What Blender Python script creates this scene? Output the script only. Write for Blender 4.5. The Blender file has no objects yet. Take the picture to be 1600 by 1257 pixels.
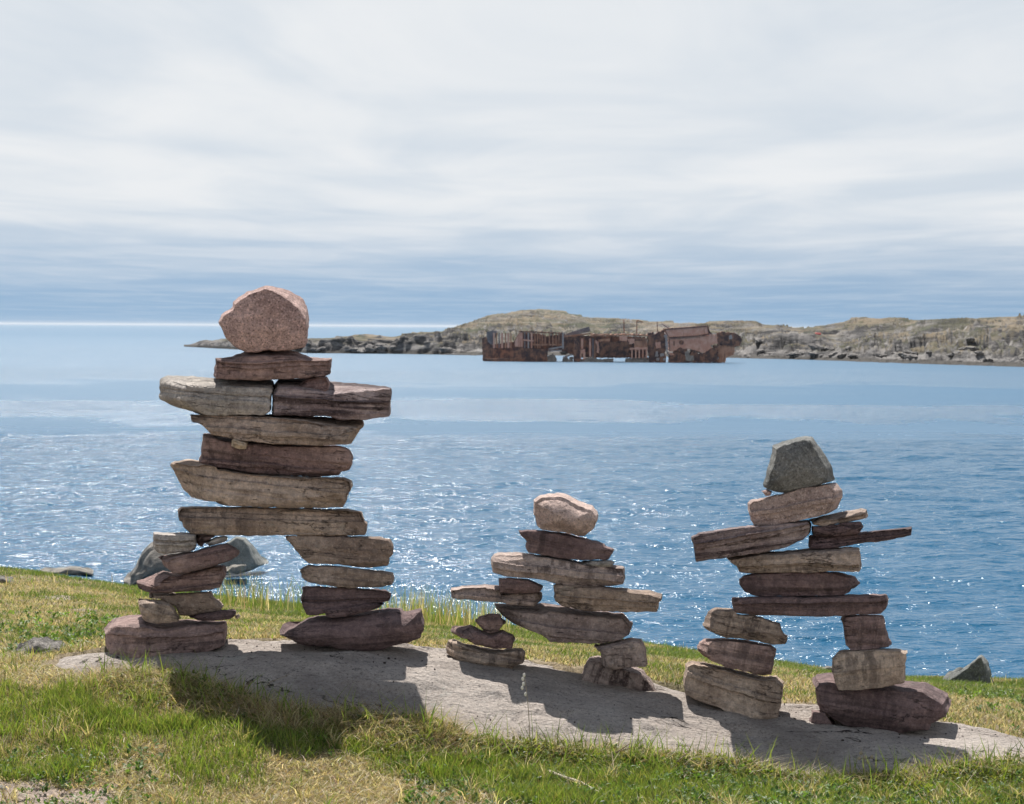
import bpy, bmesh, math, random
import numpy as np
from mathutils import Vector, Matrix, noise as mnoise

random.seed(11)
rng = np.random.default_rng(11)
SC = bpy.context.scene
COL = SC.collection
R = math.radians

# ------------------------------------------------------------------ camera
F_PX, CX, CY = 3111.1, 800.0, 628.5          # 70 mm on 36 mm, in photo pixels
CAM = np.array([0.0, 0.0, 6.7])               # metres above the sea
PITCH, ROLL = R(2.165), R(0.35)
Fv = np.array([0, math.cos(PITCH), -math.sin(PITCH)])
R0 = np.array([1.0, 0, 0]); U0 = np.array([0, math.sin(PITCH), math.cos(PITCH)])
Rv = R0 * math.cos(ROLL) + U0 * math.sin(ROLL)
Uv = U0 * math.cos(ROLL) - R0 * math.sin(ROLL)
cd = bpy.data.cameras.new('camera')
cam = bpy.data.objects.new('camera', cd); COL.objects.link(cam)
cd.sensor_width = 36; cd.lens = 70; cd.clip_start = 0.1; cd.clip_end = 90000
cd.dof.use_dof = True; cd.dof.focus_distance = 7.9; cd.dof.aperture_fstop = 16
m = Matrix.Identity(4)
for i in range(3):
    m[i][0] = Rv[i]; m[i][1] = Uv[i]; m[i][2] = -Fv[i]; m[i][3] = CAM[i]
cam.matrix_world = m
SC.camera = cam

# ------------------------------------------------------------------ sky, sun, exposure
SUN_EL, SUN_AZ = R(55), R(-13)               # ahead of the camera, a little to the left
world = bpy.data.worlds.new('World'); SC.world = world; world.use_nodes = True
wn, wl = world.node_tree.nodes, world.node_tree.links
wn.clear()
def N(t, **kw):
    n = wn.new(t)
    for k, v in kw.items(): setattr(n, k, v)
    return n
def wmath(op, a, b=None, c=None, clamp=False):
    n = wn.new('ShaderNodeMath'); n.operation = op; n.use_clamp = clamp
    for i, v in enumerate((a, b, c)):
        if v is None: continue
        if isinstance(v, (int, float)): n.inputs[i].default_value = v
        else: wl.new(v, n.inputs[i])
    return n.outputs[0]
out = N('ShaderNodeOutputWorld'); bg = N('ShaderNodeBackground')
sky = N('ShaderNodeTexSky', sky_type='NISHITA', sun_disc=False)
sky.sun_elevation = SUN_EL; sky.sun_rotation = SUN_AZ % (2 * math.pi)
sky.air_density = 1.0; sky.dust_density = 0.6; sky.ozone_density = 2.5
tc = N('ShaderNodeTexCoord'); sep = N('ShaderNodeSeparateXYZ')
wl.new(tc.outputs['Generated'], sep.inputs[0])
zz = wmath('MAXIMUM', sep.outputs['Z'], 0.0)
zd = wmath('ADD', zz, 0.012)
u = wmath('DIVIDE', sep.outputs['X'], zd); v = wmath('DIVIDE', sep.outputs['Y'], zd)
comb = N('ShaderNodeCombineXYZ'); wl.new(u, comb.inputs[0]); wl.new(v, comb.inputs[1])
def wnoise(scale, detail, rough, mscale, dist=0.0):
    mp = N('ShaderNodeMapping'); mp.inputs['Scale'].default_value = mscale
    wl.new(comb.outputs[0], mp.inputs['Vector'])
    n = N('ShaderNodeTexNoise'); n.inputs['Scale'].default_value = scale
    n.inputs['Detail'].default_value = detail; n.inputs['Roughness'].default_value = rough
    n.inputs['Distortion'].default_value = dist
    wl.new(mp.outputs[0], n.inputs['Vector'])
    return n.outputs['Fac']
nA = wnoise(0.30, 5, 0.50, (1.1, 0.8, 1), 0.5)
nB = wnoise(0.55, 6, 0.55, (1.5, 0.55, 1), 0.8)
# how far out the deck reaches: clear blue strip below about two and a half degrees
el = wmath('MULTIPLY', zz, 57.3)
def smooth(x, lo, hi):
    n = N('ShaderNodeMapRange', interpolation_type='SMOOTHSTEP')
    n.inputs['From Min'].default_value = lo; n.inputs['From Max'].default_value = hi
    wl.new(x, n.inputs['Value']); return n.outputs[0]
el_w = wmath('ADD', el, wmath('MULTIPLY', wmath('SUBTRACT', nA, 0.5), 1.4))
deck = smooth(el_w, -0.2, 3.9)
thin = smooth(el, 14, 46)                      # overhead the layer is seen straight through
body = smooth(wmath('ADD', wmath('MULTIPLY', nA, 0.6), wmath('MULTIPLY', nB, 0.4)), 0.30, 0.62)
cov = wmath('MULTIPLY', deck, wmath('ADD', wmath('MULTIPLY', body, 0.20), 0.78))
cov = wmath('MULTIPLY', cov, wmath('SUBTRACT', 1.0, wmath('MULTIPLY', thin, 0.88)))
low = wmath('MULTIPLY', wmath('SUBTRACT', 1.0, deck), wmath('MULTIPLY', smooth(nB, 0.45, 0.75), 0.12))
cov = wmath('ADD', cov, low, clamp=True)
cr = N('ShaderNodeMix', data_type='RGBA'); cr.inputs['A'].default_value = (0.50, 0.532, 0.562, 1); cr.inputs['B'].default_value = (0.567, 0.58, 0.593, 1)
wl.new(smooth(wmath('ADD', wmath('MULTIPLY', nA, 0.5), wmath('MULTIPLY', nB, 0.5)), 0.36, 0.62), cr.inputs['Factor'])
sk = N('ShaderNodeVectorMath', operation='MULTIPLY'); sk.inputs[1].default_value = (0.052, 0.058, 0.056)
wl.new(sky.outputs[0], sk.inputs[0])
sv = N('ShaderNodeCombineXYZ'); wl.new(sep.outputs['X'], sv.inputs[0]); wl.new(sep.outputs['Y'], sv.inputs[1])
wl.new(wmath('ADD', wmath('MULTIPLY', zz, 0.75), 0.27), sv.inputs[2])       # clear dry northern air: no yellow murk at the horizon
svn = N('ShaderNodeVectorMath', operation='NORMALIZE'); wl.new(sv.outputs[0], svn.inputs[0]); wl.new(svn.outputs[0], sky.inputs[0])
mx = N('ShaderNodeMix', data_type='RGBA')
wl.new(cov, mx.inputs['Factor']); wl.new(sk.outputs[0], mx.inputs['A']); wl.new(cr.outputs['Result'], mx.inputs['B'])
wl.new(mx.outputs['Result'], bg.inputs['Color']); bg.inputs['Strength'].default_value = 1.0
wl.new(bg.outputs[0], out.inputs[0])

sd = bpy.data.lights.new('sun', 'SUN'); sun = bpy.data.objects.new('sun', sd); COL.objects.link(sun)
sd.energy = 5.0; sd.angle = R(0.53); sd.color = (1.0, 0.955, 0.89)
tosun = Vector((math.sin(SUN_AZ) * math.cos(SUN_EL), math.cos(SUN_AZ) * math.cos(SUN_EL), math.sin(SUN_EL)))
sun.rotation_euler = tosun.to_track_quat('Z', 'Y').to_euler(); sun.location = (0, 0, 30)
SC.view_settings.view_transform = 'Standard'; SC.view_settings.look = 'None'
SC.view_settings.exposure = 0.58; SC.view_settings.gamma = 1.0
SC.cycles.use_denoising = True
SC.cycles.sample_clamp_direct = 30.0; SC.cycles.sample_clamp_indirect = 3.0
SC.cycles.max_bounces = 6

# ------------------------------------------------------------------ pixel helpers
def ray(px, py):
    px = np.asarray(px, float); py = np.asarray(py, float)
    d = Fv + np.multiply.outer((px - CX) / F_PX, Rv) - np.multiply.outer((py - CY) / F_PX, Uv)
    return d / d[..., 1:2]
def at(px, py, D): return CAM + ray(px, py) * np.asarray(D, float)[..., None]
def to_px(P):
    P = np.asarray(P, float) - CAM
    f = P @ Fv
    return CX + F_PX * (P @ Rv) / f, CY - F_PX * (P @ Uv) / f

def tag(o, label=None, cat=None, group=None, kind=None):
    if label: o['label'] = label
    if cat: o['category'] = cat
    if group: o['group'] = group
    if kind: o['kind'] = kind
    return o
def empty(name, loc):
    o = bpy.data.objects.new(name, None); COL.objects.link(o); o.location = loc; o.empty_display_size = 0.2
    return o
def link(name, me, mat, parent=None, loc=(0, 0, 0)):
    o = bpy.data.objects.new(name, me); COL.objects.link(o)
    if mat is not None: me.materials.append(mat)
    if parent is not None:
        o.parent = parent; o.location = Vector(loc) - parent.location
    else: o.location = loc
    return o
def fast_mesh(name, verts, loops, starts, smooth_=True):
    me = bpy.data.meshes.new(name)
    verts = np.ascontiguousarray(verts, np.float32)
    me.vertices.add(len(verts)); me.vertices.foreach_set('co', verts.ravel())
    me.loops.add(len(loops)); me.loops.foreach_set('vertex_index', np.ascontiguousarray(loops, np.int32))
    me.polygons.add(len(starts)); me.polygons.foreach_set('loop_start', np.ascontiguousarray(starts, np.int32))
    me.polygons.foreach_set('use_smooth', np.full(len(starts), smooth_))
    me.update(calc_edges=True); me.validate()
    return me
def grid_mesh(name, X, Y, Z, keep=None):
    r, c = X.shape
    idx = np.arange(r * c).reshape(r, c)
    q = np.stack([idx[:-1, :-1], idx[:-1, 1:], idx[1:, 1:], idx[1:, :-1]], -1).reshape(-1, 4)
    if keep is not None:
        k = keep.ravel()[q].any(1); q = q[k]
    return fast_mesh(name, np.stack([X, Y, Z], -1).reshape(-1, 3), q.ravel(), np.arange(len(q)) * 4)
def set_colors(me, cols):
    a = me.color_attributes.new('Col', 'FLOAT_COLOR', 'POINT')
    c = np.ones((len(me.vertices), 4), np.float32); c[:, :3] = cols
    a.data.foreach_set('color', c.ravel())

# ------------------------------------------------------------------ materials
class MT:
    def __init__(s, name):
        s.mat = bpy.data.materials.new(name); s.mat.use_nodes = True
        s.t = s.mat.node_tree; s.n = s.t.nodes; s.l = s.t.links
        s.b = s.n['Principled BSDF']; s.b.inputs['Roughness'].default_value = 0.85
        s.b.inputs['Specular IOR Level'].default_value = 0.25
        s.tc = s.n.new('ShaderNodeTexCoord')
    def set(s, inp, v):
        if hasattr(v, 'node'): s.l.new(v, inp)
        else: inp.default_value = v
    def vec(s, scale=(1, 1, 1), rnd=False, src=None):
        mp = s.n.new('ShaderNodeMapping'); mp.inputs['Scale'].default_value = scale
        s.l.new(src or s.tc.outputs['Object'], mp.inputs['Vector'])
        if rnd:
            oi = s.n.new('ShaderNodeObjectInfo'); k = s.math('MULTIPLY', oi.outputs['Random'], 37.0)
            s.l.new(k, mp.inputs['Location'])
        return mp.outputs[0]
    def noise(s, vec, scale, detail=4, rough=0.55, dist=0.0):
        n = s.n.new('ShaderNodeTexNoise'); s.l.new(vec, n.inputs['Vector'])
        n.inputs['Scale'].default_value = scale; n.inputs['Detail'].default_value = detail
        n.inputs['Roughness'].default_value = rough; n.inputs['Distortion'].default_value = dist
        return n.outputs['Fac']
    def voro(s, vec, scale, feature='F1'):
        n = s.n.new('ShaderNodeTexVoronoi'); n.feature = feature; s.l.new(vec, n.inputs['Vector'])
        n.inputs['Scale'].default_value = scale
        return n.outputs['Distance']
    def math(s, op, a, b=None, clamp=False):
        n = s.n.new('ShaderNodeMath'); n.operation = op; n.use_clamp = clamp
        s.set(n.inputs[0], a)
        if b is not None: s.set(n.inputs[1], b)
        return n.outputs[0]
    def ramp(s, f, lo, hi, a=0.0, b=1.0, smooth=True):
        n = s.n.new('ShaderNodeMapRange'); n.interpolation_type = 'SMOOTHSTEP' if smooth else 'LINEAR'
        s.l.new(f, n.inputs['Value']); n.inputs['From Min'].default_value = lo; n.inputs['From Max'].default_value = hi
        n.inputs['To Min'].default_value = a; n.inputs['To Max'].default_value = b
        return n.outputs[0]
    def mix(s, f, a, b, blend='MIX'):
        n = s.n.new('ShaderNodeMix'); n.data_type = 'RGBA'; n.blend_type = blend
        s.set(n.inputs['Factor'], f)
        s.set(n.inputs['A'], a if hasattr(a, 'node') else (*a, 1)); s.set(n.inputs['B'], b if hasattr(b, 'node') else (*b, 1))
        return n.outputs['Result']
    def bump(s, h, dist=0.01, strength=1.0, normal=None):
        n = s.n.new('ShaderNodeBump'); n.inputs['Distance'].default_value = dist; s.set(n.inputs['Strength'], strength)
        s.l.new(h, n.inputs['Height'])
        if normal is not None: s.l.new(normal, n.inputs['Normal'])
        return n.outputs['Normal']
    def color(s, c): s.set(s.b.inputs['Base Color'], c if hasattr(c, 'node') else (*c, 1))
    def normal(s, nn): s.l.new(nn, s.b.inputs['Normal'])

def stone_mat(name, c1, c2, strata=0.5, streak=0.4, speck=0.3, pits=0.4, stain=(0.06, 0.045, 0.045)):
    k = MT(name); o = k.vec(rnd=True)
    base = k.mix(k.ramp(k.noise(o, 3.2, 6, 0.6, 0.5), 0.36, 0.64), tuple(x * 0.88 for x in c1), tuple(min(1, x * 1.12) for x in c2))
    oi = k.n.new('ShaderNodeObjectInfo')
    base = k.mix(1.0, base, k.mix(oi.outputs['Random'], (0.82, 0.80, 0.80), (1.15, 1.13, 1.08)), 'MULTIPLY')
    st = k.noise(k.vec((0.8, 0.8, 16), True), 2.2, 5, 0.6, 0.35)
    base = k.mix(k.math('MULTIPLY', k.ramp(st, 0.50, 0.62), min(1.0, strata * 1.1)), base, stain)
    base = k.mix(k.math('MULTIPLY', k.ramp(st, 0.42, 0.30), strata * 0.5), base, tuple(min(1, x * 1.5) for x in c2))
    vs = k.noise(k.vec((17, 17, 1.1), True), 1.6, 5, 0.65, 0.2)
    patch = k.ramp(k.noise(o, 2.2, 3), 0.42, 0.62)
    base = k.mix(k.math('MULTIPLY', k.math('MULTIPLY', k.ramp(vs, 0.48, 0.60), patch), min(1.0, streak * 1.1)), base, stain)
    sp = k.noise(o, 130, 3, 0.7)
    base = k.mix(k.math('MULTIPLY', k.ramp(sp, 0.52, 0.66), speck), base, tuple(x * 0.25 for x in c1))
    base = k.mix(k.math('MULTIPLY', k.ramp(sp, 0.44, 0.32), speck), base, tuple(min(1, x * 1.9) for x in c2))
    li = k.noise(o, 13, 5, 0.7)
    base = k.mix(k.math('MULTIPLY', k.ramp(li, 0.62, 0.72), 0.35), base, (0.36, 0.35, 0.30))
    pz = k.noise(k.vec((1, 1, 2.6), True), 24, 4, 0.7)
    pit = k.math('MULTIPLY', k.ramp(pz, 0.62, 0.70), pits)
    base = k.mix(pit, base, (0.025, 0.02, 0.02))
    cr_ = k.noise(k.vec((1.3, 1.3, 7), True), 1.7, 5, 0.6, 0.4)
    crack = k.math('MULTIPLY', k.ramp(k.math('ABSOLUTE', k.math('SUBTRACT', cr_, 0.5)), 0.010, 0.003), k.ramp(k.noise(o, 5, 3), 0.46, 0.56))
    crack = k.math('MULTIPLY', crack, min(0.6, strata * 1.5))
    base = k.mix(crack, base, (0.02, 0.015, 0.015))
    mid = k.noise(o, 38, 5, 0.7)
    base = k.mix(1.0, base, k.mix(k.ramp(mid, 0.32, 0.68), (0.76, 0.76, 0.77), (1.26, 1.25, 1.23)), 'MULTIPLY')
    k.color(base)
    h = k.math('ADD', k.math('MULTIPLY', k.noise(o, 11, 8, 0.68), 1.2), k.math('MULTIPLY', st, 0.75 * strata + 0.1))
    h = k.math('ADD', h, k.math('MULTIPLY', sp, 0.12)); h = k.math('SUBTRACT', h, k.math('ADD', k.math('MULTIPLY', pit, 0.5), k.math('MULTIPLY', crack, 0.6))); h = k.math('ADD', h, k.math('MULTIPLY', mid, 0.45))
    k.normal(k.bump(h, 0.04, 1.0))
    k.b.inputs['Roughness'].default_value = 0.9
    return k.mat
M = {}
M['purple'] = stone_mat('purple sandstone', (0.322, 0.220, 0.210), (0.416, 0.303, 0.279), 0.45, 0.45, 0.22, 0.35)
M['dark'] = stone_mat('dark plum sandstone', (0.197, 0.136, 0.140), (0.274, 0.197, 0.195), 0.4, 0.35, 0.22, 0.2, (0.04, 0.03, 0.032))
M['banded'] = stone_mat('banded mauve sandstone', (0.313, 0.235, 0.233), (0.486, 0.402, 0.396), 0.85, 0.15, 0.2, 0.15, (0.085, 0.06, 0.062))
M['tan'] = stone_mat('tan sandstone', (0.471, 0.364, 0.295), (0.596, 0.485, 0.412), 0.35, 0.40, 0.22, 0.5)
M['warm'] = stone_mat('brown tan sandstone', (0.392, 0.296, 0.241), (0.502, 0.402, 0.335), 0.35, 0.5, 0.22, 0.5)
M['grey'] = stone_mat('grey sandstone', (0.423, 0.395, 0.364), (0.580, 0.537, 0.505), 0.25, 0.35, 0.22, 0.25)
M['streak'] = stone_mat('streaked brown sandstone', (0.408, 0.318, 0.295), (0.517, 0.424, 0.388), 0.2, 0.85, 0.25, 0.6, (0.05, 0.032, 0.032))
M['pink'] = stone_mat('pink granite', (0.419, 0.284, 0.259), (0.534, 0.386, 0.357), 0.0, 0.0, 0.75, 0.1)
M['paleg'] = stone_mat('pale pink granite', (0.452, 0.340, 0.306), (0.564, 0.439, 0.401), 0.0, 0.1, 0.6, 0.15)
M['greeng'] = stone_mat('grey green granite', (0.170, 0.181, 0.175), (0.270, 0.278, 0.266), 0.0, 0.1, 0.6, 0.1)
M['cream'] = stone_mat('cream chip', (0.705, 0.577, 0.435), (0.784, 0.652, 0.512), 0.1, 0.0, 0.15, 0.1)
M['lichen'] = stone_mat('lichen crusted rock', (0.10, 0.095, 0.09), (0.26, 0.245, 0.23), 0.1, 0.2, 0.9, 1.0)
M['boulder'] = stone_mat('shore granite', (0.160, 0.152, 0.140), (0.248, 0.236, 0.215), 0.05, 0.25, 0.35, 0.2)

# ------------------------------------------------------------------ ground shape
CP = [(165, 1027, 7.85), (300, 1022, 7.85), (550, 1018, 7.85), (760, 1046, 7.85), (965, 1086, 7.85), (1145, 1122, 7.75), (1375, 1146, 7.75),
      (0, 1032, 8.4), (160, 1006, 8.5), (420, 1003, 8.3), (680, 1022, 8.3), (880, 1047, 8.3), (1040, 1073, 8.3), (1240, 1102, 8.2), (1500, 1137, 8.2), (1600, 1158, 8.1),
      (100, 1052, 7.62), (260, 1066, 7.55), (400, 1097, 7.35), (560, 1123, 7.25), (660, 1128, 7.2), (740, 1171, 7.1), (900, 1184, 7.1), (1100, 1196, 7.08), (1240, 1223, 7.05), (1400, 1225, 7.05), (1600, 1208, 7.1),
      (0, 1257, 6.3), (400, 1257, 6.33), (800, 1257, 6.4), (1200, 1257, 6.5), (1600, 1257, 6.65), (0, 1150, 7.0), (300, 1150, 6.97), (-150, 1100, 7.4), (1750, 1215, 7.1),
      (0, 893, 15), (200, 919, 15), (350, 938, 15), (480, 949, 15), (650, 966, 15), (850, 989, 15), (1050, 1017, 15), (1250, 1046, 15), (1420, 1063, 15), (1600, 1068, 15)]
CPW = at([c[0] for c in CP], [c[1] for c in CP], [c[2] for c in CP])
def _phi(r2): return 0.5 * r2 * np.log(r2 + 1e-9)
def _fit(P):
    n = len(P); d2 = ((P[:, None, :2] - P[None, :, :2]) ** 2).sum(-1)
    A = np.zeros((n + 3, n + 3)); A[:n, :n] = _phi(d2) + np.eye(n) * 0.01
    A[:n, n] = 1; A[:n, n + 1:] = P[:, :2]; A[n:, :n] = A[:n, n:].T
    return np.linalg.solve(A, np.concatenate([P[:, 2], np.zeros(3)]))
_W = _fit(CPW)
def z_smooth(X, Y):
    X = np.asarray(X, float); Y = np.asarray(Y, float); sh = X.shape
    X = X.ravel(); Y = Y.ravel()
    Yc = np.clip(Y, 6.25, 15.0); lim = 0.275 * Yc + 0.15; Xc = np.clip(X, -lim, lim)
    z = np.full(len(X), _W[-3]) + _W[-2] * Xc + _W[-1] * Yc
    for i, p in enumerate(CPW):
        z += _W[i] * _phi((Xc - p[0]) ** 2 + (Yc - p[1]) ** 2)
    far = np.clip(Y - 15.0, 0, None)
    z -= 0.165 * far + 0.006 * far ** 2
    z -= 0.02 * np.clip(np.abs(X) - lim, 0, 30)
    return np.maximum(z, -6).reshape(sh)
def march(px, py):                                  # a pixel's ray met with the ground
    d = ray(px, py); lo, hi = 5.0, 5.0
    while hi < 40:
        hi += 0.05; p = CAM + d * hi
        if p[2] < z_smooth(p[0:1], p[1:2])[0]: return p
    return CAM + d * hi
POLY_PX = [(70, 1042), (150, 1062), (250, 1070), (330, 1092), (400, 1116), (480, 1130), (560, 1138), (660, 1144), (740, 1174), (900, 1184), (1100, 1196), (1240, 1224), (1400, 1226), (1600, 1208), (1800, 1212),
           (1800, 1185), (1600, 1159), (1500, 1138), (1240, 1103), (1040, 1074), (880, 1044), (680, 1019), (420, 1001), (300, 1004), (170, 1014), (90, 1026)]
POLY = np.array([march(*p)[:2] for p in POLY_PX])
def sdf(X, Y):                                       # signed distance to the outcrop's edge, inside positive
    sh = np.shape(X); X = np.ravel(X); Y = np.ravel(Y)
    d = np.full(len(X), 1e9); ins = np.zeros(len(X), bool)
    for a, b in zip(POLY, np.roll(POLY, -1, 0)):
        e = b - a; t = np.clip(((X - a[0]) * e[0] + (Y - a[1]) * e[1]) / (e @ e), 0, 1)
        d = np.minimum(d, np.hypot(X - a[0] - t * e[0], Y - a[1] - t * e[1]))
        c = (a[1] > Y) != (b[1] > Y)
        xi = a[0] + (Y - a[1]) / (b[1] - a[1] + 1e-12) * e[0]
        ins ^= c & (X < xi)
    return np.where(ins, d, -d).reshape(sh)
def fnoise(X, Y, s, seed, oct_=4):                   # numpy value noise
    X = np.asarray(X) * s + seed * 17.3; Y = np.asarray(Y) * s + seed * 9.1
    tot = 0; amp = 1; nrm = 0
    for k in range(oct_):
        xi = np.floor(X).astype(np.int64); yi = np.floor(Y).astype(np.int64); fx = X - xi; fy = Y - yi
        fx = fx * fx * (3 - 2 * fx); fy = fy * fy * (3 - 2 * fy)
        def h(a, b):
            q = (a * 374761393 + b * 668265263 + seed * 974634) & 0x7fffffff
            q = ((q ^ (q >> 13)) * 1274126177) & 0x7fffffff
            return ((q ^ (q >> 16)) & 0xffff) / 65535.0
        tot = tot + amp * ((h(xi, yi) * (1 - fx) + h(xi + 1, yi) * fx) * (1 - fy) + (h(xi, yi + 1) * (1 - fx) + h(xi + 1, yi + 1) * fx) * fy)
        nrm += amp; amp *= 0.5; X = X * 2.03; Y = Y * 2.03
    return tot / nrm
def EN(X, Y): return ((fnoise(X, Y, 8, 3) - 0.5) * 0.20 + (fnoise(X, Y, 2.2, 4) - 0.5) * 0.05) * np.clip(0.35 + (np.asarray(X) + 1.5) * 1.2, 0.35, 1)
def z_ground(X, Y):
    s0 = sdf(X, Y); s = s0 + EN(X, Y)
    z = z_smooth(X, Y) + (fnoise(X, Y, 2.0, 5) - 0.5) * 0.05 + (fnoise(X, Y, 11, 6) - 0.5) * 0.012
    z = z + 0.01 + 0.008 * np.exp(-((s0 + 0.06) / 0.11) ** 2) * (Y < 7.75) * np.clip((X + 1.35) / 0.25, 0, 1) * np.clip((0.05 - X) / 0.25, 0, 1) * (0.4 + 1.2 * fnoise(X, Y, 5, 12))
    return np.where(s > 0, z - np.minimum(0.10, 0.9 * s), z)
def z_rock(X, Y):
    s = sdf(X, Y)
    z = z_smooth(X, Y) + (fnoise(X, Y, 1.6, 8) - 0.5) * 0.045 + (fnoise(X, Y * 1.6, 5, 9) - 0.5) * 0.036 + 0.016 * np.clip((fnoise(X * .6 + Y * .3, Y * 1.4, 2.6, 13, 3) - 0.52) * 14, -0.5, 0.5) + (fnoise(X, Y, 40, 10, 3) - 0.5) * 0.005
    return np.where(s < 0, z - 0.9 * (-s), z + 0.012 * np.clip(s / 0.2, 0, 1))

def zones(X, Y):
    """share of lush green / thatch / bare soil on the turf, by place on the ground"""
    P = np.stack([X, Y, z_smooth(X, Y)], -1); px, py = to_px(P)
    n1 = fnoise(X, Y, 2.2, 21); n2 = fnoise(X, Y, 6, 22); n3 = fnoise(X, Y, 0.9, 23)
    front = Y < 7.62 - 0.13 * np.clip((px - 250) / 500, 0, 1) * 4
    # in front of the outcrop
    top = np.interp(px, [0, 200, 330, 560, 720, 900, 1100, 1600], [1085, 1095, 1130, 1150, 1178, 1188, 1200, 1225])
    bot = np.interp(px, [0, 250, 500, 700, 900, 1100, 1600], [1150, 1166, 1192, 1228, 1290, 1290, 1262])
    wob = (n2 - 0.5) * 50 + (n1 - 0.5) * 60
    g_f = np.clip((py + wob - top) / 14, 0, 1) * np.clip((bot - py - wob) / 18, 0, 1)
    g_f = np.maximum(g_f, 0.8 * np.clip((150 - px + wob) / 40, 0, 1) * np.clip((py - 1192) / 8, 0, 1) * np.clip((1236 - py) / 8, 0, 1))
    g_f = g_f * np.clip(0.35 + (n2 - 0.30) * 3.2, 0.25, 1)
    g_f = np.maximum(g_f, 0.45 * np.clip((n1 - 0.5) * 6, 0, 1))
    g_f = np.where(px > 1050, g_f * 0.5 + 0.12, g_f)
    # behind it
    rimgap = Y / 15.0
    g_b = 0.08 + np.clip((Y - 10.2) / 3.0, 0, 1) * 0.5 + np.clip((n1 - 0.5) * 5, -0.4, 0.5) + np.clip((n3 - 0.5) * 3, -0.3, 0.3)
    g_b = np.clip(g_b, 0.04, 0.9)
    g = np.where(front, g_f, g_b)
    bare = np.clip((py - 1230 + (n2 - 0.5) * 36) / 10, 0, 1) * np.clip((210 - px + (n1 - .5) * 300) / 30, 0, 1)
    bare = np.maximum(bare, np.where(~front & (px < 160), np.clip((n1 - 0.56) * 9, 0, 0.8), 0))
    return g, bare, front, px, py

def axis(parts):
    out = []
    for a, b, n in parts: out.append(np.linspace(a, b, n, endpoint=False))
    return np.concatenate(out + [[parts[-1][1]]])
gx = axis([(-70, -12, 30), (-12, -4.6, 40), (-4.6, -2.6, 60), (-2.6, 2.6, 230), (2.6, 4.6, 60), (4.6, 12, 40), (12, 70, 30)])
gy = axis([(-25, 3, 24), (3, 6, 40), (6, 9.2, 170), (9.2, 16, 170), (16, 40, 70), (40, 46, 4)])
GX, GY = np.meshgrid(gx, gy)
GZ = z_ground(GX, GY)
gme = grid_mesh('ground', GX, GY, GZ)
g, bare, front, _, _ = zones(GX, GY)
n1 = fnoise(GX, GY, 14, 31); n2 = fnoise(GX, GY, 3, 32)
thatch = np.array([0.36, 0.285, 0.18])[None, None] * (0.65 + 0.7 * n1[..., None])
green = np.array([0.075, 0.095, 0.03])[None, None] * (0.6 + 0.8 * n2[..., None])
soil = np.array([0.44, 0.35, 0.30])[None, None] * (0.75 + 0.5 * n1[..., None])
gc = thatch * (1 - g[..., None]) + green * g[..., None]
near_ = np.clip((6.15 - GY) / 0.2, 0, 1); bare = np.maximum(bare, near_)
gc = gc * (1 - bare[..., None]) + soil * bare[..., None]
set_colors(gme, gc.reshape(-1, 3))
k = MT('turf soil'); at_ = k.n.new('ShaderNodeAttribute'); at_.attribute_name = 'Col'
o = k.vec(); fine = k.noise(o, 60, 5, 0.7)
k.color(k.mix(1.0, at_.outputs['Color'], k.mix(k.ramp(fine, 0.3, 0.7), (0.45, 0.45, 0.45), (1.45, 1.45, 1.45)), 'MULTIPLY'))
k.normal(k.bump(k.noise(o, 90, 6, 0.7), 0.02, 1.0))
ground = tag(link('ground', gme, k.mat), 'grassy slope falling away to the shore', kind='structure')

# the bare bedrock hump the figures stand on
rx = np.arange(-2.6, 2.9, 0.0125); ry = np.arange(6.7, 9.0, 0.0125)
RX, RY = np.meshgrid(rx, ry); RZ = z_rock(RX, RY)
rme = grid_mesh('rock_outcrop', RX, RY, RZ, keep=sdf(RX, RY) > -0.10)
k = MT('granite bedrock'); o = k.vec()
base = k.mix(k.ramp(k.noise(o, 2.4, 7, 0.6, 0.6), 0.3, 0.7), (0.45, 0.385, 0.34), (0.60, 0.53, 0.475))
base = k.mix(k.math('MULTIPLY', k.ramp(k.noise(o, 9, 6, 0.7), 0.56, 0.70), 0.5), base, (0.27, 0.25, 0.24))
sp = k.noise(o, 80, 5, 0.8)
base = k.mix(k.math('MULTIPLY', k.ramp(sp, 0.54, 0.64), 0.85), base, (0.12, 0.105, 0.10))
base = k.mix(k.math('MULTIPLY', k.ramp(sp, 0.46, 0.36), 0.7), base, (0.74, 0.69, 0.64))
base = k.mix(k.math('MULTIPLY', k.ramp(k.noise(o, 35, 4, 0.7), 0.60, 0.68), 0.55), base, (0.13, 0.12, 0.115))
base = k.mix(k.math('MULTIPLY', k.ramp(k.noise(o, 1.1, 6, 0.65, 0.8), 0.50, 0.64), 0.55), base, (0.24, 0.20, 0.175))
base = k.mix(k.math('MULTIPLY', k.ramp(k.noise(o, 17, 6, 0.75), 0.60, 0.66), 0.6), base, (0.085, 0.08, 0.078))
base = k.mix(k.math('MULTIPLY', k.ramp(k.noise(o, 6, 5, 0.7), 0.62, 0.68), 0.45), base, (0.52, 0.52, 0.47))
ck = k.noise(k.vec((1, 2.2, 1)), 1.6, 6, 0.55, 0.6)
crk = k.math('MULTIPLY', k.ramp(k.math('ABSOLUTE', k.math('SUBTRACT', ck, 0.5)), 0.006, 0.002), k.ramp(k.noise(o, 3, 2), 0.48, 0.56))
base = k.mix(crk, base, (0.05, 0.042, 0.038))
k.color(base)
h = k.math('ADD', k.noise(o, 30, 8, 0.72), k.math('MULTIPLY', k.noise(k.vec((1, 3.5, 1)), 5, 6, 0.65), 1.4)); h = k.math('SUBTRACT', h, k.math('MULTIPLY', crk, 0.8))
k.normal(k.bump(k.math('ADD', h, k.math('MULTIPLY', sp, 0.35)), 0.032, 1.0))
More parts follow.
